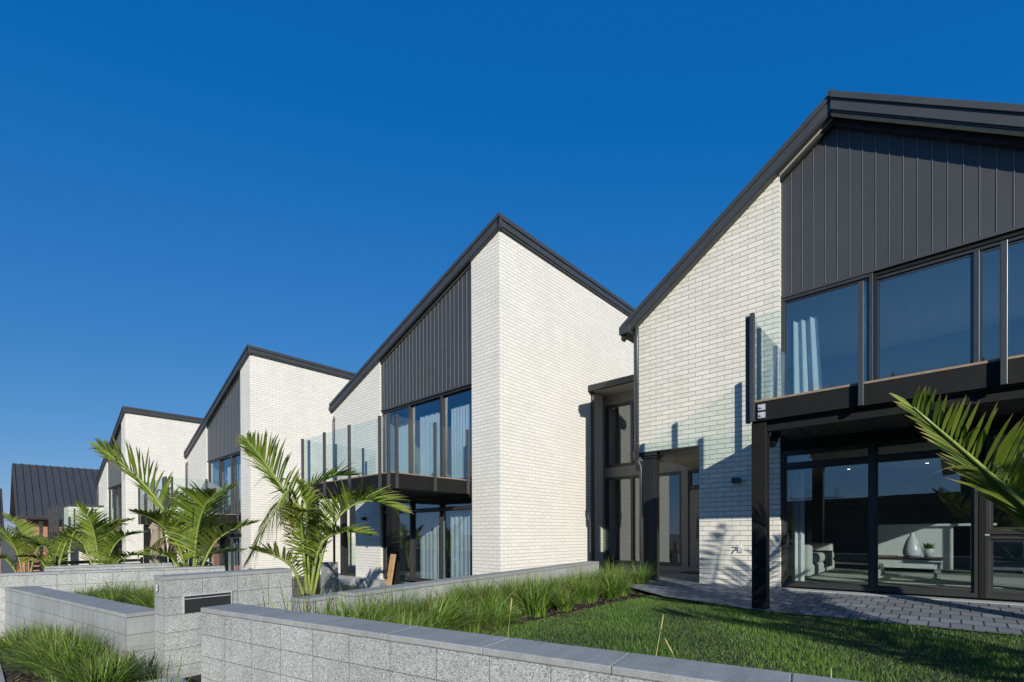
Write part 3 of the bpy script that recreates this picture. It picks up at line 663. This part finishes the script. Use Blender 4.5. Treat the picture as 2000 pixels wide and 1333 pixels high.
# pier wall with letterbox: polygon plan
t=empty('letterbox_wall',(0,0,0),'tall grey block pier wall holding the black letterbox slot','wall')
poly=[(-6.59,1.42),(-6.78,2.94),(-7.10,2.92),(-6.92,1.40)]
def ppoly(poly,z0,z1,name,mat,par,uvshift=0,bevel=0):
    b=MB(); n=len(poly)
    if sum(poly[i][0]*poly[(i+1)%n][1]-poly[(i+1)%n][0]*poly[i][1] for i in range(n))<0: poly=poly[::-1]
    b.face([(x,y,z1) for x,y in poly],[(x,y) for x,y in poly]); b.face([(x,y,z0) for x,y in poly[::-1]],[(x,y) for x,y in poly[::-1]])
    for i in range(n):
        p,q=poly[i],poly[(i+1)%n]; L=math.hypot(q[0]-p[0],q[1]-p[1])
        b.face([(p[0],p[1],z0),(q[0],q[1],z0),(q[0],q[1],z1),(p[0],p[1],z1)],[(0,z0-uvshift),(L,z0-uvshift),(L,z1-uvshift),(0,z1-uvshift)])
    return b.build(name,M[mat],par,bevel=bevel)
ppoly(poly,-.62,.535,'block_courses','block',t,.135); 
ppoly([(-6.585,1.415),(-6.775,2.945),(-7.105,2.925),(-6.925,1.395)],.538,.58,'capping','cap',t,0,.006)
ax=Vector((-6.78+6.59,2.94-1.42,0)).normalized(); ox=Vector((-6.59,1.42,0)); nx=Vector((ax.y,-ax.x,0))
def onface(s,z,off=0): p=ox+ax*s+nx*off; return Vector((p.x,p.y,z))
def facebox(s0,s1,z0,z1,o0,o1,name,mat):
    b=MB(); P=[onface(s0,z0,o0),onface(s1,z0,o0),onface(s1,z0,o1),onface(s0,z0,o1),onface(s0,z1,o0),onface(s1,z1,o0),onface(s1,z1,o1),onface(s0,z1,o1)]
    b.solid(P,[(0,1,2,3),(7,6,5,4),(4,5,1,0),(5,6,2,1),(6,7,3,2),(7,4,0,3)]); return b.build(name,M[mat],lb)
lb=t
LA,LB=.20,.72
lb=empty('letterbox',(0,0,0),'black letterbox slot with silver frame set in the block pier','letterbox')
facebox(LA,LB,.135,.335,-.03,.004,'slot_panel','dark')
facebox(LA-.012,LB+.012,.335,.352,.0,.018,'frame','steel'); facebox(LA-.012,LA,.135,.335,.0,.018,'frame','steel'); facebox(LB,LB+.012,.135,.335,.0,.018,'frame','steel')
facebox(LA+.005,LB-.005,.300,.308,.003,.022,'flap_edge','steel')
tc=bpy.data.curves.new('house_number','FONT'); tc.body='3'; tc.size=.12; tc.extrude=.006; tc.bevel_depth=.0015
o_=bpy.data.objects.new('tmp',tc); COL.objects.link(o_); bpy.context.view_layer.update(); me_=bpy.data.meshes.new_from_object(o_); bpy.data.objects.remove(o_); o=link('house_number',me_); o.location=(-6.80,1.388,.40); o.rotation_euler=(R(90),0,R(2)); me_.materials.append(M['steel']); tag(o,'small chrome numeral on the narrow end of the block pier','house number')
# low stone slab at the pier foot
b=MB(); b.box(-6.35,-5.5,1.12,1.5,-.60,-.50); tag(b.build('concrete_slab',M['concrete'],bevel=.01),'pale concrete slab lying at the foot of the block pier','slab')
# grey block column in yard B
b=MB(); b.box(-12.72,-12.34,6.3,6.6,-1.2,.30); tag(b.build('block_pillar',M['smooth'],bevel=.01),'short grey block pillar behind the tall palm','pillar')
# timber plank leaning on the deck post of B
b=MB(); b.beam((-8.96,5.86,-.5),(-8.96,6.07,.62),.17,.035,upv=(0,1,0)); tag(b.build('timber_plank',M['pine'],bevel=.004),'raw pine plank leaning against a black deck post','plank')
# slatted fence
t=empty('slat_fence',(-24,2.9,-1.35),'low black horizontal slat fence behind the left palms','fence',rz=R(90))
b=MB(); [b.box(-1.6,1.6,0,.04,.55+k*.16,.66+k*.16) for k in range(6)]; b.build('slats',M['timber_dark'],t)
for x in (-1.6,0,1.56):
    b=MB(); b.box(x-.04,x+.04,.05,.13,0,1.52); b.build('post',M['timber_dark'],t)
# closed patio umbrella
t=empty('patio_umbrella',(-20.9,4.35,-1.1),'closed beige patio umbrella under the balcony of the middle terrace house','umbrella')
b=MB(); b.tube([(0,0,0),(0,0,3.1)],.03,8); b.build('pole',M['dark'],t)
b=MB(); n=32; prof=[(.03,3.12),(.10,3.0),(.42,2.62),(.26,2.55),(.34,1.9),(.38,1.2),(.33,.9)]
base=0
for r,z in prof:
    for k in range(n): rr=r*(1+.22*math.cos(k*2*math.pi/4+z)); a=2*math.pi*k/n; b.v.append((rr*math.cos(a),rr*math.sin(a),z))
for i in range(len(prof)-1):
    for k in range(n): b.f.append((i*n+k,(i+1)*n+k,(i+1)*n+(k+1)%n,i*n+(k+1)%n)); b.uv.append(None); b.sm.append(True); b.mi.append(0)
b.build('canopy',M['umb'],t); t.scale=(.6,.6,.92)
# wicker chair and grey board on the middle balcony
t=empty('wicker_chair',(-22.4,5.35,1.86),'round black wicker chair on the balcony of the middle terrace house','chair')
b=MB()
for k in range(7): 
    rr=.42+.03*k; b.tube([(rr*math.cos(a*.35),rr*math.sin(a*.35),.45+.07*k+.02*math.sin(a)) for a in range(0,19)],.012,5)
for k in range(18): a=k*.35; b.tube([(.3*math.cos(a),.3*math.sin(a),.35),(.62*math.cos(a),.62*math.sin(a),.95)],.010,5)
b.build('back_basket',M['wicker'],t)
b=MB(); b.lathe([(0,.42),(.4,.42),(.42,.36),(.38,.33),(0,.33)],0,0,20); b.build('seat',M['wicker'],t)
for k in range(4):
    a=k*math.pi/2+.7; b=MB(); b.tube([(.3*math.cos(a),.3*math.sin(a),.35),(.36*math.cos(a),.36*math.sin(a),0)],.015,6); b.build('leg',M['wicker'],t)
b=MB(); b.beam((-21.2,5.7,1.86),(-21.2,6.25,3.0),.72,.04,upv=(1,0,0)); tag(b.build('grey_board',M['greyscreen']),'grey board leaning by the balcony door of the middle terrace house','board')
# ------------------------------------------------------------------ far brown brick house (E) and its neighbour roof
def far_house(loc,lab,sc=1,wallm='brick_far'):
    t=empty('ribbed_roof_house',loc,lab,'house'); t.scale=(.9,.9,.9)
    # roof plane facing +x: ridge at x=-4,z=8 ; eave x=0,z=4.4
    b=MB(); b.prism([(0.3,4.25),(-4.2,8.1),(-8.6,4.25),(-8.6,4.1),(-4.2,7.95),(0.3,4.1)],'Y',-.2,5.4)
    for i in range(15): b.beam((.3,-.1+i*.38,4.29),(-4.2,-.1+i*.38,8.14),.05,.05)
    b.build('roof',M['fascia'],t)
    b=MB(); b.box(.3,.44,-.25,5.45,4.02,4.2); b.build('gutter',M['dark'],t)
    b=MB(); b.box(-8,-.6,.1,5.2,-1,4.25); b.prism([(-8,4.25),(-.6,4.25),(-4.2,7.6)],'Y',.1,5.2); b.build('wall',M[wallm],t)
    window(t,-5.5,-3.5,1.0,3.6,.0)
    b=MB(); b.box(-.58,-.5,2.3,3.4,1.5,4.0); [b.box(-.5,-.46,2.32+k*.12,2.38+k*.12,1.5,4.0) for k in range(9)]; b.build('shutter',M['dark'],t)
    for y_ in (.9,3.9):
        b=MB(); b.box(.0,.18,y_,y_+.18,-1,4.1); b.build('post',M['dark'],t)
    return t
E1=far_house((-40.8,1.75,-1.6),'brown brick house with a big dark ribbed roof, beyond the row at the left')
E2=far_house((-46.0,-3.6,-2.9),'dark ribbed roof of the farthest house, cut by the left edge of the photo')
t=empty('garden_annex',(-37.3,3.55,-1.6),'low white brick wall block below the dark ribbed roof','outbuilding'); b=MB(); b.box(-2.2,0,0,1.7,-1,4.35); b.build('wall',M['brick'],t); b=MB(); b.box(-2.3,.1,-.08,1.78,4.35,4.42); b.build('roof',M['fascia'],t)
# ------------------------------------------------------------------ across the street (seen in the window reflections)
t=empty('street_house',(-3,-24,-.6),'dark clad house across the street, seen only as a reflection in the glass','house')
b=MB(); b.box(-9,13,0,8,0,3.3); b.box(3.5,12,-.0,8,3.3,5.6); b.build('wall',M['darkwall'],t)
b=MB(); b.prism([(-9.6,3.3),(3.4,3.3),(3.4,3.9),(-9.6,3.7)],'Y',-.5,8.5); b.prism([(2.6,5.6),(13.2,7.0),(13.2,7.2),(2.6,5.85)],'Y',-.5,8.5); b.build('roof',M['dark'],t)
window(t,-6,-3.5,.9,2.6,8.02,glass='glass_up'); window(t,5,8,.9,2.6,8.02,glass='glass_up')
t=empty('scaffold',(-7.5,-29,-.6),'tube scaffold across the street, seen only in reflections','scaffold'); b=MB()
for x in range(4):
    for y in (0,1.2): b.tube([(x*1.1-3,y,0),(x*1.1-3,y,5.4+.2*((x*7)%3))],.03,6)
for z in (1.4,2.4,3.2,3.7,4.2,4.7):
    for y in (0,1.2): b.tube([(-3.4,y,z),(.7,y,z)],.03,6)
b.build('tubes',M['scaf'],t)
# ------------------------------------------------------------------ palms
def bez(P,t):
    p=[Vector(q) for q in P]; s=1-t
    # Catmull-like through 4 points: use cubic bezier with handles from the 4 given through-points
    return CR(p,t)
def CR(p,t):
    n=len(p)-1; x=t*n; i=min(int(x),n-1); u=x-i
    p0=p[i-1] if i>0 else p[0]*2-p[1]; p1=p[i]; p2=p[i+1]; p3=p[i+2] if i+2<=n else p[n]*2-p[n-1]
    return .5*((2*p1)+(p2-p0)*u+(2*p0-5*p1+4*p2-p3)*u*u+(3*p1-p0-3*p2+p3)*u**3)
def frond(parent,P,L=.62,start=.22,gap=.038,vee=.5,wd=.029,twist=0,dry=0.05,upv=(0,0,1),droop=.3,fold=0):
    P=[Vector(q) for q in P]
    length=sum((CR(P,(i+1)/20)-CR(P,i/20)).length for i in range(20))
    stalk=MB(); pts=[CR(P,i/14) for i in range(15)]
    stalk.tube(pts,[(.03+.02*fold)*(1-.86*i/14)+.002 for i in range(15)],6)
    r=stalk.build('frond',M['rachis'],parent)
    b=MB(); var=[]; tip=[]
    n=int(length*(1-start)/gap)
    for i in range(n+1):
        t=start+(1-start)*i/n
        p=CR(P,t); d=(CR(P,min(1,t+.02))-CR(P,max(0,t-.02))).normalized()
        u=Vector(upv); s=d.cross(u)
        if s.length<.15: s=d.cross(Vector((.6,-.7,.2)))
        s.normalize(); q=s.cross(d).normalized()
        if twist:
            rot=Matrix.Rotation(twist,3,d); s=rot@s; q=rot@q
        tt=(t-start)/(1-start)
        ll=L*(.45+.55*math.sin(math.pi*min(1,.18+tt*.70)))*(1-.60*max(0,tt-.55)/.45)
        fw_=.55+.75*tt
        for sg in (-1,1):
            if random.random()<.03: continue
            jl=ll*random.uniform(.85,1.08)
            fs=(1-fold) if sg>0 else 1.0; dirv=(s*sg*fs+d*(1+1.5*(1-fs))*fw_*random.uniform(.9,1.1)+q*(vee if fs==1 else -.12)*random.uniform(.75,1.25)).normalized()
            nrm=dirv.cross(d).normalized(); wv=(d*.9+q*.35*sg*random.uniform(.2,1)).normalized(); wv=(wv-dirv*wv.dot(dirv)).normalized()
            segs=4; prev=None; vv=random.random(); dr=dry*random.uniform(.3,1.8)+(.8 if random.random()<.04 else 0)
            droopk=droop*random.uniform(.5,1.7)*(4 if random.random()<.05 else 1)
            for k in range(segs+1):
                f=k/segs; c=p+dirv*jl*f+Vector((0,0,-1))*droopk*jl*f*f*.6
                wdt=wd*(.5 if k==0 else (1.0 if k<segs-1 else .72 if k==segs-1 else .04))
                a0=c-wv*wdt/2; a1=c+wv*wdt/2
                b.v+= [tuple(a0),tuple(a1)]; var+=[vv,vv]; tv=max(0,min(1,dr*f*f+(.8*max(0,f-.8)/.2))); tip+=[tv,tv]
                if prev is not None:
                    b.f.append((prev,prev+1,prev+3,prev+2)); b.uv.append(None); b.sm.append(True); b.mi.append(0)
                prev=len(b.v)-2
    b.build('leaflets',M['leaf'],r,attrs={'var':var,'tip':tip})
    return r
PF={
'B':[
   ([[-8.34, 3.91, -.1], [-8.37, 3.76, 1.30], [-8.49, 3.39, 2.05], [-8.55, 3.0, 2.60]],dict(L=.85,vee=.7,start=.42,fold=.45)),
   ([[-8.34, 3.91, -.1], [-8.33, 3.66, 1.75], [-8.31, 3.27, 1.35], [-8.4, 2.92, 0.64]],dict(L=.55,vee=.05,start=.38,dry=.4,droop=.5)),
   ([[-8.32, 3.93, -.1], [-8.53, 3.88, 1.59], [-8.38, 4.29, 2.07], [-8.17, 4.75, 2.16]],dict(L=.6,vee=.5,start=.4)),
   ([[-8.3, 3.95, -.1], [-7.97, 4.12, 1.14], [-7.45, 4.45, 1.62], [-6.87, 4.84, 1.43]],dict(L=.80,vee=.6,start=.3,dry=.15)),
   ([[-8.4, 3.86, -.1], [-8.33, 3.65, 0.44], [-8.35, 3.37, 0.68], [-8.39, 3.0, 0.81]],dict(L=.5,vee=.8,start=.25)),
   ([[-8.31, 3.94, -.1], [-8.48, 4.06, 0.73], [-8.67, 4.43, 1.48], [-8.77, 5.02, 1.91]],dict(L=.55,start=.3)),
   ([[-8.36, 3.89, -.1], [-8.12, 3.71, 0.92], [-7.74, 3.52, 1.34], [-7.28, 3.39, 1.42]],dict(L=.55,start=.25,dry=.3)),
   ([[-8.34, 3.91, -.1], [-8.01, 3.95, 0.83], [-7.54, 4.1, 1.09], [-7.0, 4.32, 1.04]],dict(L=.55,start=.25)),
   ([[-8.4, 3.85, 1.0], [-8.32, 3.7, 1.5], [-8.2, 3.5, 1.55], [-8.05, 3.35, 1.25]],dict(L=.32,vee=.1,start=.1,dry=2.2,droop=1.6,wd=.014)),
   ([[-8.4, 3.85, 1.1], [-8.45, 3.6, 1.6], [-8.5, 3.4, 1.55], [-8.6, 3.2, 1.2]],dict(L=.3,vee=.1,start=.1,dry=2.2,droop=1.8,wd=.013)),
   ([[-8.34, 3.91, -.1], [-8.25, 3.85, .9], [-8.2, 3.8, 1.5], [-8.3, 3.7, 1.95]],dict(L=.55,start=.2,vee=1.2)),
],
'C':[
   ([[-12.32, 3.14, -.2], [-12.31, 2.89, 1.11], [-12.47, 2.35, 2.13], [-12.75, 1.7, 2.83]],dict(L=1.15,vee=.9,start=.33,wd=.036,gap=.045,fold=.6)),
   ([[-12.32, 3.14, -.2], [-12.21, 3.39, 1.25], [-12.22, 3.65, 1.83], [-12.12, 4.01, 2.2]],dict(L=.7)),
   ([[-12.34, 3.13, -.2], [-12.35, 2.85, 0.48], [-12.31, 2.61, 0.66], [-12.31, 2.35, 0.8]],dict(L=.4)),
   ([[-12.31, 3.16, -.2], [-11.87, 3.15, 1.06], [-11.41, 3.17, 1.64], [-11.03, 3.25, 1.88]],dict(L=.9,wd=.04)),
   ([[-12.29, 3.17, -.2], [-12.01, 3.43, 0.72], [-11.72, 3.69, 1.11], [-11.37, 4.15, 1.33]],dict(L=.7)),
   ([[-12.29, 3.17, -.2], [-12.43, 3.45, 0.54], [-12.51, 3.78, 0.64], [-12.44, 4.25, 0.69]],dict(L=.6)),
   ([[-12.32, 3.14, -.2], [-12.69, 3.22, 0.88], [-13.09, 3.22, 1.38], [-13.57, 3.1, 1.59]],dict(L=.6,dry=.2)),
   ([[-12.4, 3.1, .5], [-12.5, 2.9, .95], [-12.6, 2.7, 1.0], [-12.75, 2.5, .75]],dict(L=.4,vee=.1,start=.1,dry=2.2,droop=1.6,wd=.016)),
   ([[-12.32, 3.14, -.2], [-12.2, 2.9, 0.8], [-12.0, 2.5, 1.3], [-11.8, 2.1, 1.5]],dict(L=.65,wd=.045)),
],
'D':[
   ([[-17.51, 2.36, -0.5], [-17.38, 2.21, 0.86], [-17.09, 2.07, 1.41], [-16.98, 1.78, 1.87]],dict(L=.62,wd=.035)),
   ([[-17.49, 2.37, -0.5], [-17.23, 2.48, 0.5], [-16.84, 2.7, 0.99], [-16.3, 3.06, 1.13]],dict(L=.55,wd=.035)),
   ([[-17.49, 2.37, -0.5], [-17.59, 2.43, 0.85], [-17.74, 2.56, 1.29], [-17.53, 3.03, 1.51]],dict(L=.55,wd=.035)),
   ([[-17.46, 2.4, -0.5], [-16.84, 2.57, 0.3], [-16.31, 2.78, 0.51], [-15.7, 3.05, 0.52]],dict(L=.55,wd=.035)),
   ([[-17.54, 2.34, -0.5], [-17.96, 2.09, 0.57], [-18.34, 2.02, 0.85], [-18.93, 1.76, 1.07]],dict(L=.55,wd=.035)),
],
'E':[
   ([[-19.89, 1.55, -0.6], [-19.34, 1.79, 0.84], [-18.63, 2.17, 1.29], [-17.47, 2.81, 1.37]],dict(L=.62,wd=.035,dry=.2,droop=.6)),
   ([[-19.9, 1.54, -0.6], [-20.01, 1.46, 0.54], [-20.23, 1.25, 0.85], [-20.57, 0.94, 1.0]],dict(L=.55,wd=.035)),
   ([[-19.9, 1.54, -0.6], [-20.29, 1.74, 0.44], [-20.55, 1.9, 0.83], [-20.66, 2.22, 1.07]],dict(L=.55,wd=.035)),
   ([[-19.9, 1.54, -0.6], [-19.7, 1.32, 0.25], [-19.64, 1.11, 0.41], [-19.69, 0.8, 0.45]],dict(L=.45,wd=.035)),
],
'F':[
   ([[-22.61, 1.11, -0.8], [-22.55, 0.9, 0.5], [-22.36, 0.68, 1.0], [-22.4, 0.24, 1.56]],dict(L=.62,wd=.036)),
   ([[-22.61, 1.11, -0.8], [-22.92, 1.11, 0.82], [-23.4, 0.95, 1.34], [-24.07, 0.62, 1.78]],dict(L=.62,wd=.036)),
   ([[-22.61, 1.11, -0.8], [-22.39, 1.32, 0.49], [-22.2, 1.49, 0.74], [-21.86, 1.8, 0.86]],dict(L=.62,wd=.0355)),
   ([[-22.61, 1.11, -0.8], [-22.73, 0.74, 0.16], [-22.74, 0.46, 0.34], [-22.88, 0.07, 0.38]],dict(L=.5,wd=.036)),
],
'R':[
   ([[1.25, 6.4, -.1], [0.86, 6.06, 0.70], [0.42, 5.65, 1.30], [-0.22, 5.03, 2.05]],dict(L=.92,vee=.8,start=.08,gap=.036,wd=.030,droop=.15,fold=.75,dry=.0)),
   ([[1.25, 6.4, -.1], [1.15, 6.3, 1.3], [.95, 6.1, 2.2], [.55, 5.7, 2.9]],dict(L=.75,gap=.07,wd=.04)),
   ([[1.3, 6.4, -.1], [1.7, 6.6, 1.2], [2.2, 6.8, 2.0], [2.9, 7.1, 2.5]],dict(L=.8,gap=.08,wd=.04)),
   ([[1.3, 6.4, -.1], [1.5, 6.0, 1.2], [1.9, 5.4, 2.0], [2.4, 4.8, 2.4]],dict(L=.8,gap=.08,wd=.04)),
   ([[1.3, 6.4, -.1], [1.3, 6.8, 1.3], [1.2, 7.3, 2.1], [1.0, 7.9, 2.5]],dict(L=.8,gap=.08,wd=.04)),
   ([[1.3, 6.4, -.1], [1.35, 6.45, 1.5], [1.5, 6.5, 2.6], [1.7, 6.5, 3.5]],dict(L=.8,gap=.08,wd=.04)),
],
'S':[
   ([[3.4, 3.7, -.1], [3.2, 3.9, 1.2], [2.7, 4.4, 2.3], [2.0, 5.0, 2.7]],dict(L=.9,gap=.08,wd=.05)),
   ([[3.4, 3.7, -.1], [3.1, 3.4, 1.2], [2.7, 3.1, 2.0], [2.2, 2.9, 2.3]],dict(L=.9,gap=.08,wd=.05)),
   ([[3.4, 3.7, -.1], [3.5, 4.2, 1.2], [3.5, 5.0, 2.1], [3.4, 6.0, 2.3]],dict(L=.9,gap=.08,wd=.05)),
   ([[3.4, 3.7, -.1], [3.6, 3.3, 1.3], [3.9, 2.8, 2.3], [4.2, 2.2, 2.6]],dict(L=.9,gap=.08,wd=.05)),
   ([[3.4, 3.7, -.1], [3.4, 3.7, 1.5], [3.3, 3.8, 2.8], [3.0, 3.9, 3.6]],dict(L=.9,gap=.08,wd=.05)),
]}
PL={'B':'tall palm behind the letterbox wall, with fronds arching left and right','C':'large palm with one long frond leaning left, left of the tall palm',
'D':'palm with a dense fan of fronds over the pale wall, below the farthest terrace house','E':'palm with one arched dark frond in front of the slat fence','F':'palm at the left edge of the photo','S':'palm standing out of view to the right, its fronds shading the lawn','R':'palm reaching in from the right edge in front of the living room glass'}
for k,v in PF.items():
    b0=Vector(v[0][0][0]); t=empty('palm_tree',tuple(b0),PL[k],'palm tree','feathery palms in the front gardens')
    for P,kw in v: frond(t,[Vector(q)-b0 for q in P],**kw)
    b=MB(); b.tube([(0,0,-.45),(0,0,0),(0,0,.30)],[.13,.12,.05],12); b.build('trunk',M['trunk'],t)
# ------------------------------------------------------------------ grass clumps
def clump_mesh(n,h,spread,seed,wd=.006):
    rnd=random.Random(seed); b=MB(); var=[]; tip=[]
    for i in range(n):
        a=rnd.random()*6.283; r0=rnd.random()**.5*.17; lean=rnd.uniform(.1,1.0)*spread; hh=h*rnd.uniform(.55,1.1)
        bx,by=r0*math.cos(a),r0*math.sin(a); a2=a+rnd.uniform(-.7,.7); dx,dy=math.cos(a2),math.sin(a2); sx,sy=-dy,dx
        if rnd.random()<.25: a3=rnd.random()*6.283; sx,sy=math.cos(a3),math.sin(a3)
        w_=wd*rnd.uniform(.6,1.2); v=rnd.random(); dry=1 if rnd.random()<.06 else 0
        K=5; prev=None
        for k in range(K+1):
            f=k/K; out=lean*f**1.8; z=hh*(f-.45*lean/spread*f*f*f)
            ww=w_*(1-f**2.2)+.0004
            b.v+=[(bx+dx*out-sx*ww/2,by+dy*out-sy*ww/2,z),(bx+dx*out+sx*ww/2,by+dy*out+sy*ww/2,z)]
            var+=[v,v]; tip+=[max(dry,.6*f**6)]*2
            if prev is not None: b.f.append((prev,prev+1,prev+3,prev+2)); b.uv.append(None); b.sm.append(True); b.mi.append(0)
            prev=len(b.v)-2
    o=b.build('grass_clump',M['tuft'],attrs={'var':var,'tip':tip}); return o
protos=[clump_mesh(n_,h_,sp_,s,.0125) for s,n_,h_,sp_ in ((1,330,.68,.66),(2,360,.60,.62),(3,270,.80,.74),(4,320,.54,.56),(7,220,.72,.55))]
sparse=[clump_mesh(26,.52,.20,s,.010) for s in (5,6)]
usedp=set()
def place(pl,x,y,z,s,label,group,sz=None):
    k=random.choice(range(len(pl))); p=pl[k]
    if p.name in usedp: o=p.copy(); COL.objects.link(o)
    else: o=p; usedp.add(p.name)
    o.location=(x,y,z); o.rotation_euler=(random.gauss(0,.13),random.gauss(0,.13),random.random()*6.28); o.scale=(s,s,(sz or s)); tag(o,label,'grass clump',group)
y=2.5
while y<9.5:
    x=-4.62-(y-2)*.10
    for j in range(3):
        if j==2 and random.random()<.45: continue
        place(protos,x+random.uniform(-.14,.14)+j*.26-.12,y+random.uniform(-.1,.1),LZ-.03,random.uniform(.58,.98),'arching green grass clump in the long row beside the dividing wall and the lawn','long row of grass clumps along the dividing wall')
    y+=.26
place(protos,-5.0,9.75,-.1,.8,'arching green grass clump in the long row beside the dividing wall and the lawn','long row of grass clumps along the dividing wall')
for x,y in ((-3.9,2.75),(-3.55,2.75),(-4.35,2.7),(-3.35,3.1),(-4.8,2.45)):
    place(sparse if x<-4.3 else protos,x,y,LZ-.03,random.uniform(.62,.8),'green grass clump growing just behind the foreground wall near the letterbox','grass clumps behind the foreground wall')
for x,y in ((-5.15,2.2),(-5.3,2.5),(-4.9,2.15),(-4.6,2.35),(-4.3,2.35)):
    place(sparse,x,y,LZ-.05,random.uniform(1.2,1.6),'thin upright grass clump beside the letterbox behind the foreground wall','thin grass clumps beside the letterbox')
for i in range(20):
    x=-10.6+i*.225; place(protos,x,.50+.42*(x+10.6)/4.2+random.uniform(-.12,.12),street_z(x)-.02,random.uniform(.8,1.02),'dense green grass clump in the street bed at the lower left','grass clumps along the street bed')
for x,y in ((-5.35,1.05),(-5.1,1.12),(-4.8,1.1),(-5.6,1.2),(-4.2,1.25),(-3.75,1.35),(-3.5,1.38)):
    place(sparse,x,y,-.6,random.uniform(.9,1.15),'sparse upright grass clump at the foot of the foreground wall','sparse grass clumps below the foreground wall')
for i in range(20):
    x=-11.9+i*.24; place(protos,x,1.25+random.uniform(-.1,.6)+.045*i,-.28,random.uniform(.7,.9),'dark green grass clump inside the left planter behind the smooth wall','grass clumps in the left planter')
def mulch(name,n,fn,label):
    b=MB()
    for i in range(n):
        x,y,z=fn(); a=random.random()*6.28; l=random.uniform(.012,.035); w_=random.uniform(.006,.014); c,s_=math.cos(a),math.sin(a); t1=random.uniform(-.012,.015)
        b.face([(x-c*l+s_*w_,y-s_*l-c*w_,z),(x+c*l+s_*w_,y+s_*l-c*w_,z+t1),(x+c*l-s_*w_,y+s_*l+c*w_,z+t1+.006),(x-c*l-s_*w_,y-s_*l+c*w_,z+.008)],mi=0 if random.random()<.8 else 1)
    tag(b.build(name,[M['chip'],M['chip2']]),label,kind='stuff')
mulch('bark_mulch',6000,lambda:(lambda y:(random.uniform(-5.0,-4.16),y,LZ-.022))(random.uniform(2.1,9.2)),'dark bark mulch under the long grass row')
def _st():
    x=random.uniform(-11,-3); return (x,random.uniform(.25,1.0+.12*(x+11)*.6),street_z(x)-.006)
mulch('bark_mulch',9000,_st,'dark bark mulch in the street bed')
# ------------------------------------------------------------------ lawn blades
def inpoly(x,y,P):
    c=False; n=len(P)
    for i in range(n):
        x1,y1=P[i]; x2,y2=P[(i+1)%n]
        if (y1>y)!=(y2>y) and x<(x2-x1)*(y-y1)/(y2-y1)+x1: c=not c
    return c
LP=[(-4.15,2.25),(.2,3.05),(4,3.8),(4,8.1),(-2.0,8.1),(-3.85,8.55),(-4.3,9.1),(-4.30,6)]
import numpy as np
rs=np.random.RandomState(3); NB=150000
V=[];VR=[]
pts=rs.uniform([-4.35,2.2],[4,9.1],(NB*2,2)); 
keep=np.array([inpoly(x,y,LP) for x,y in pts]); pts=pts[keep][:NB]
# fewer blades far to the right outside the view
NB=len(pts); a=rs.uniform(0,6.283,NB); h=rs.uniform(.018,.050,NB)*(1+.35*np.sin(pts[:,0]*3.3+pts[:,1]*2.1)); ln=rs.uniform(.0,.028,NB); wdd=rs.uniform(.0016,.0032,NB)
dx,dy=np.cos(a),np.sin(a); a2=rs.uniform(0,6.283,NB); sx,sy=np.cos(a2)*wdd,np.sin(a2)*wdd
patch=.5+.5*np.sin(pts[:,0]*2.1+1.3*np.sin(pts[:,1]*1.7))*np.cos(pts[:,1]*1.9)
z0=LZ-.02
P0=np.stack([pts[:,0]-sx,pts[:,1]-sy,np.full(NB,z0)],1); P1=np.stack([pts[:,0]+sx,pts[:,1]+sy,np.full(NB,z0)],1)
P2=np.stack([pts[:,0]+dx*ln+sx*.2,pts[:,1]+dy*ln+sy*.2,z0+h],1)
vv=np.stack([P0,P1,P2],1).reshape(-1,3).astype(np.float32)
me=bpy.data.meshes.new('lawn_grass'); me.vertices.add(NB*3); me.vertices.foreach_set('co',vv.ravel())
me.loops.add(NB*3); me.loops.foreach_set('vertex_index',np.arange(NB*3,dtype=np.int32)); me.polygons.add(NB); me.polygons.foreach_set('loop_start',np.arange(0,NB*3,3,dtype=np.int32)); me.polygons.foreach_set('loop_total',np.full(NB,3,dtype=np.int32)); me.update(); me.validate()
at_=me.attributes.new('var','FLOAT','POINT'); at_.data.foreach_set('value',np.repeat(np.clip(rs.uniform(0,1,NB)*.55+patch*.55-.05,0,1),3).astype(np.float32))
at2_=me.attributes.new('tip','FLOAT','POINT'); at2_.data.foreach_set('value',np.repeat((rs.uniform(0,1,NB)<.035).astype(np.float32)*.9,3)); me.materials.append(M['lawnblade']); o=link('lawn_grass',me); tag(o,'short mown lawn grass',None,None,'stuff')
# tall weeds along the wall inside the lawn
def weed(x,y,h,lx,ly,label,head=True,col='orange'):
    t=empty('seed_stalk',(x,y,LZ-.02),label,'weed stalk','stalks standing behind the foreground wall')
    b=MB(); b.tube([(0,0,0),(lx*.3,ly*.3,h*.5),(lx,ly,h)],[.0035,.003,.002],5); b.tube([(.01,0,0),(.01+lx*.5,ly*.4-.02,h*.6)],[.003,.002],5); b.build('stem',M[col],t)
    if head:
        b=MB(); d=Vector((lx*.7,ly*.7,h*.5)).normalized(); p=Vector((lx,ly,h)); b.tube([p,p+d*.03,p+d*.09,p+d*.11],[.001,.005,.004,.001],6); b.build('seed_head',M['orange'],t)
WL='dry seed stalk rising behind the foreground wall in front of the lawn'
for i in range(16):
    x=-2.5+i*.19+random.uniform(-.08,.08); place(sparse,x,2.40+(x+2.5)*.2+random.uniform(0,.12),LZ-.03,random.uniform(.5,.75),'thin upright grass clump between the lawn and the foreground wall','thin grass clumps between lawn and wall',random.uniform(.6,.95))
for i,(x,y,h,lx,ly) in enumerate(((-2.3,2.45,.66,.03,.04),(-1.75,2.6,.38,.05,.02),(-1.35,2.7,.62,.06,.05),(-1.0,2.75,.5,-.2,-.02),(-.98,2.78,.45,-.12,0),(-.75,2.8,.30,0,.02),(-.45,2.9,.42,0,.01),(-.25,2.95,.40,.02,0))):
    weed(x,y,h,lx,ly,WL,i in (0,2,3,6))
print('objects',len(bpy.data.objects))
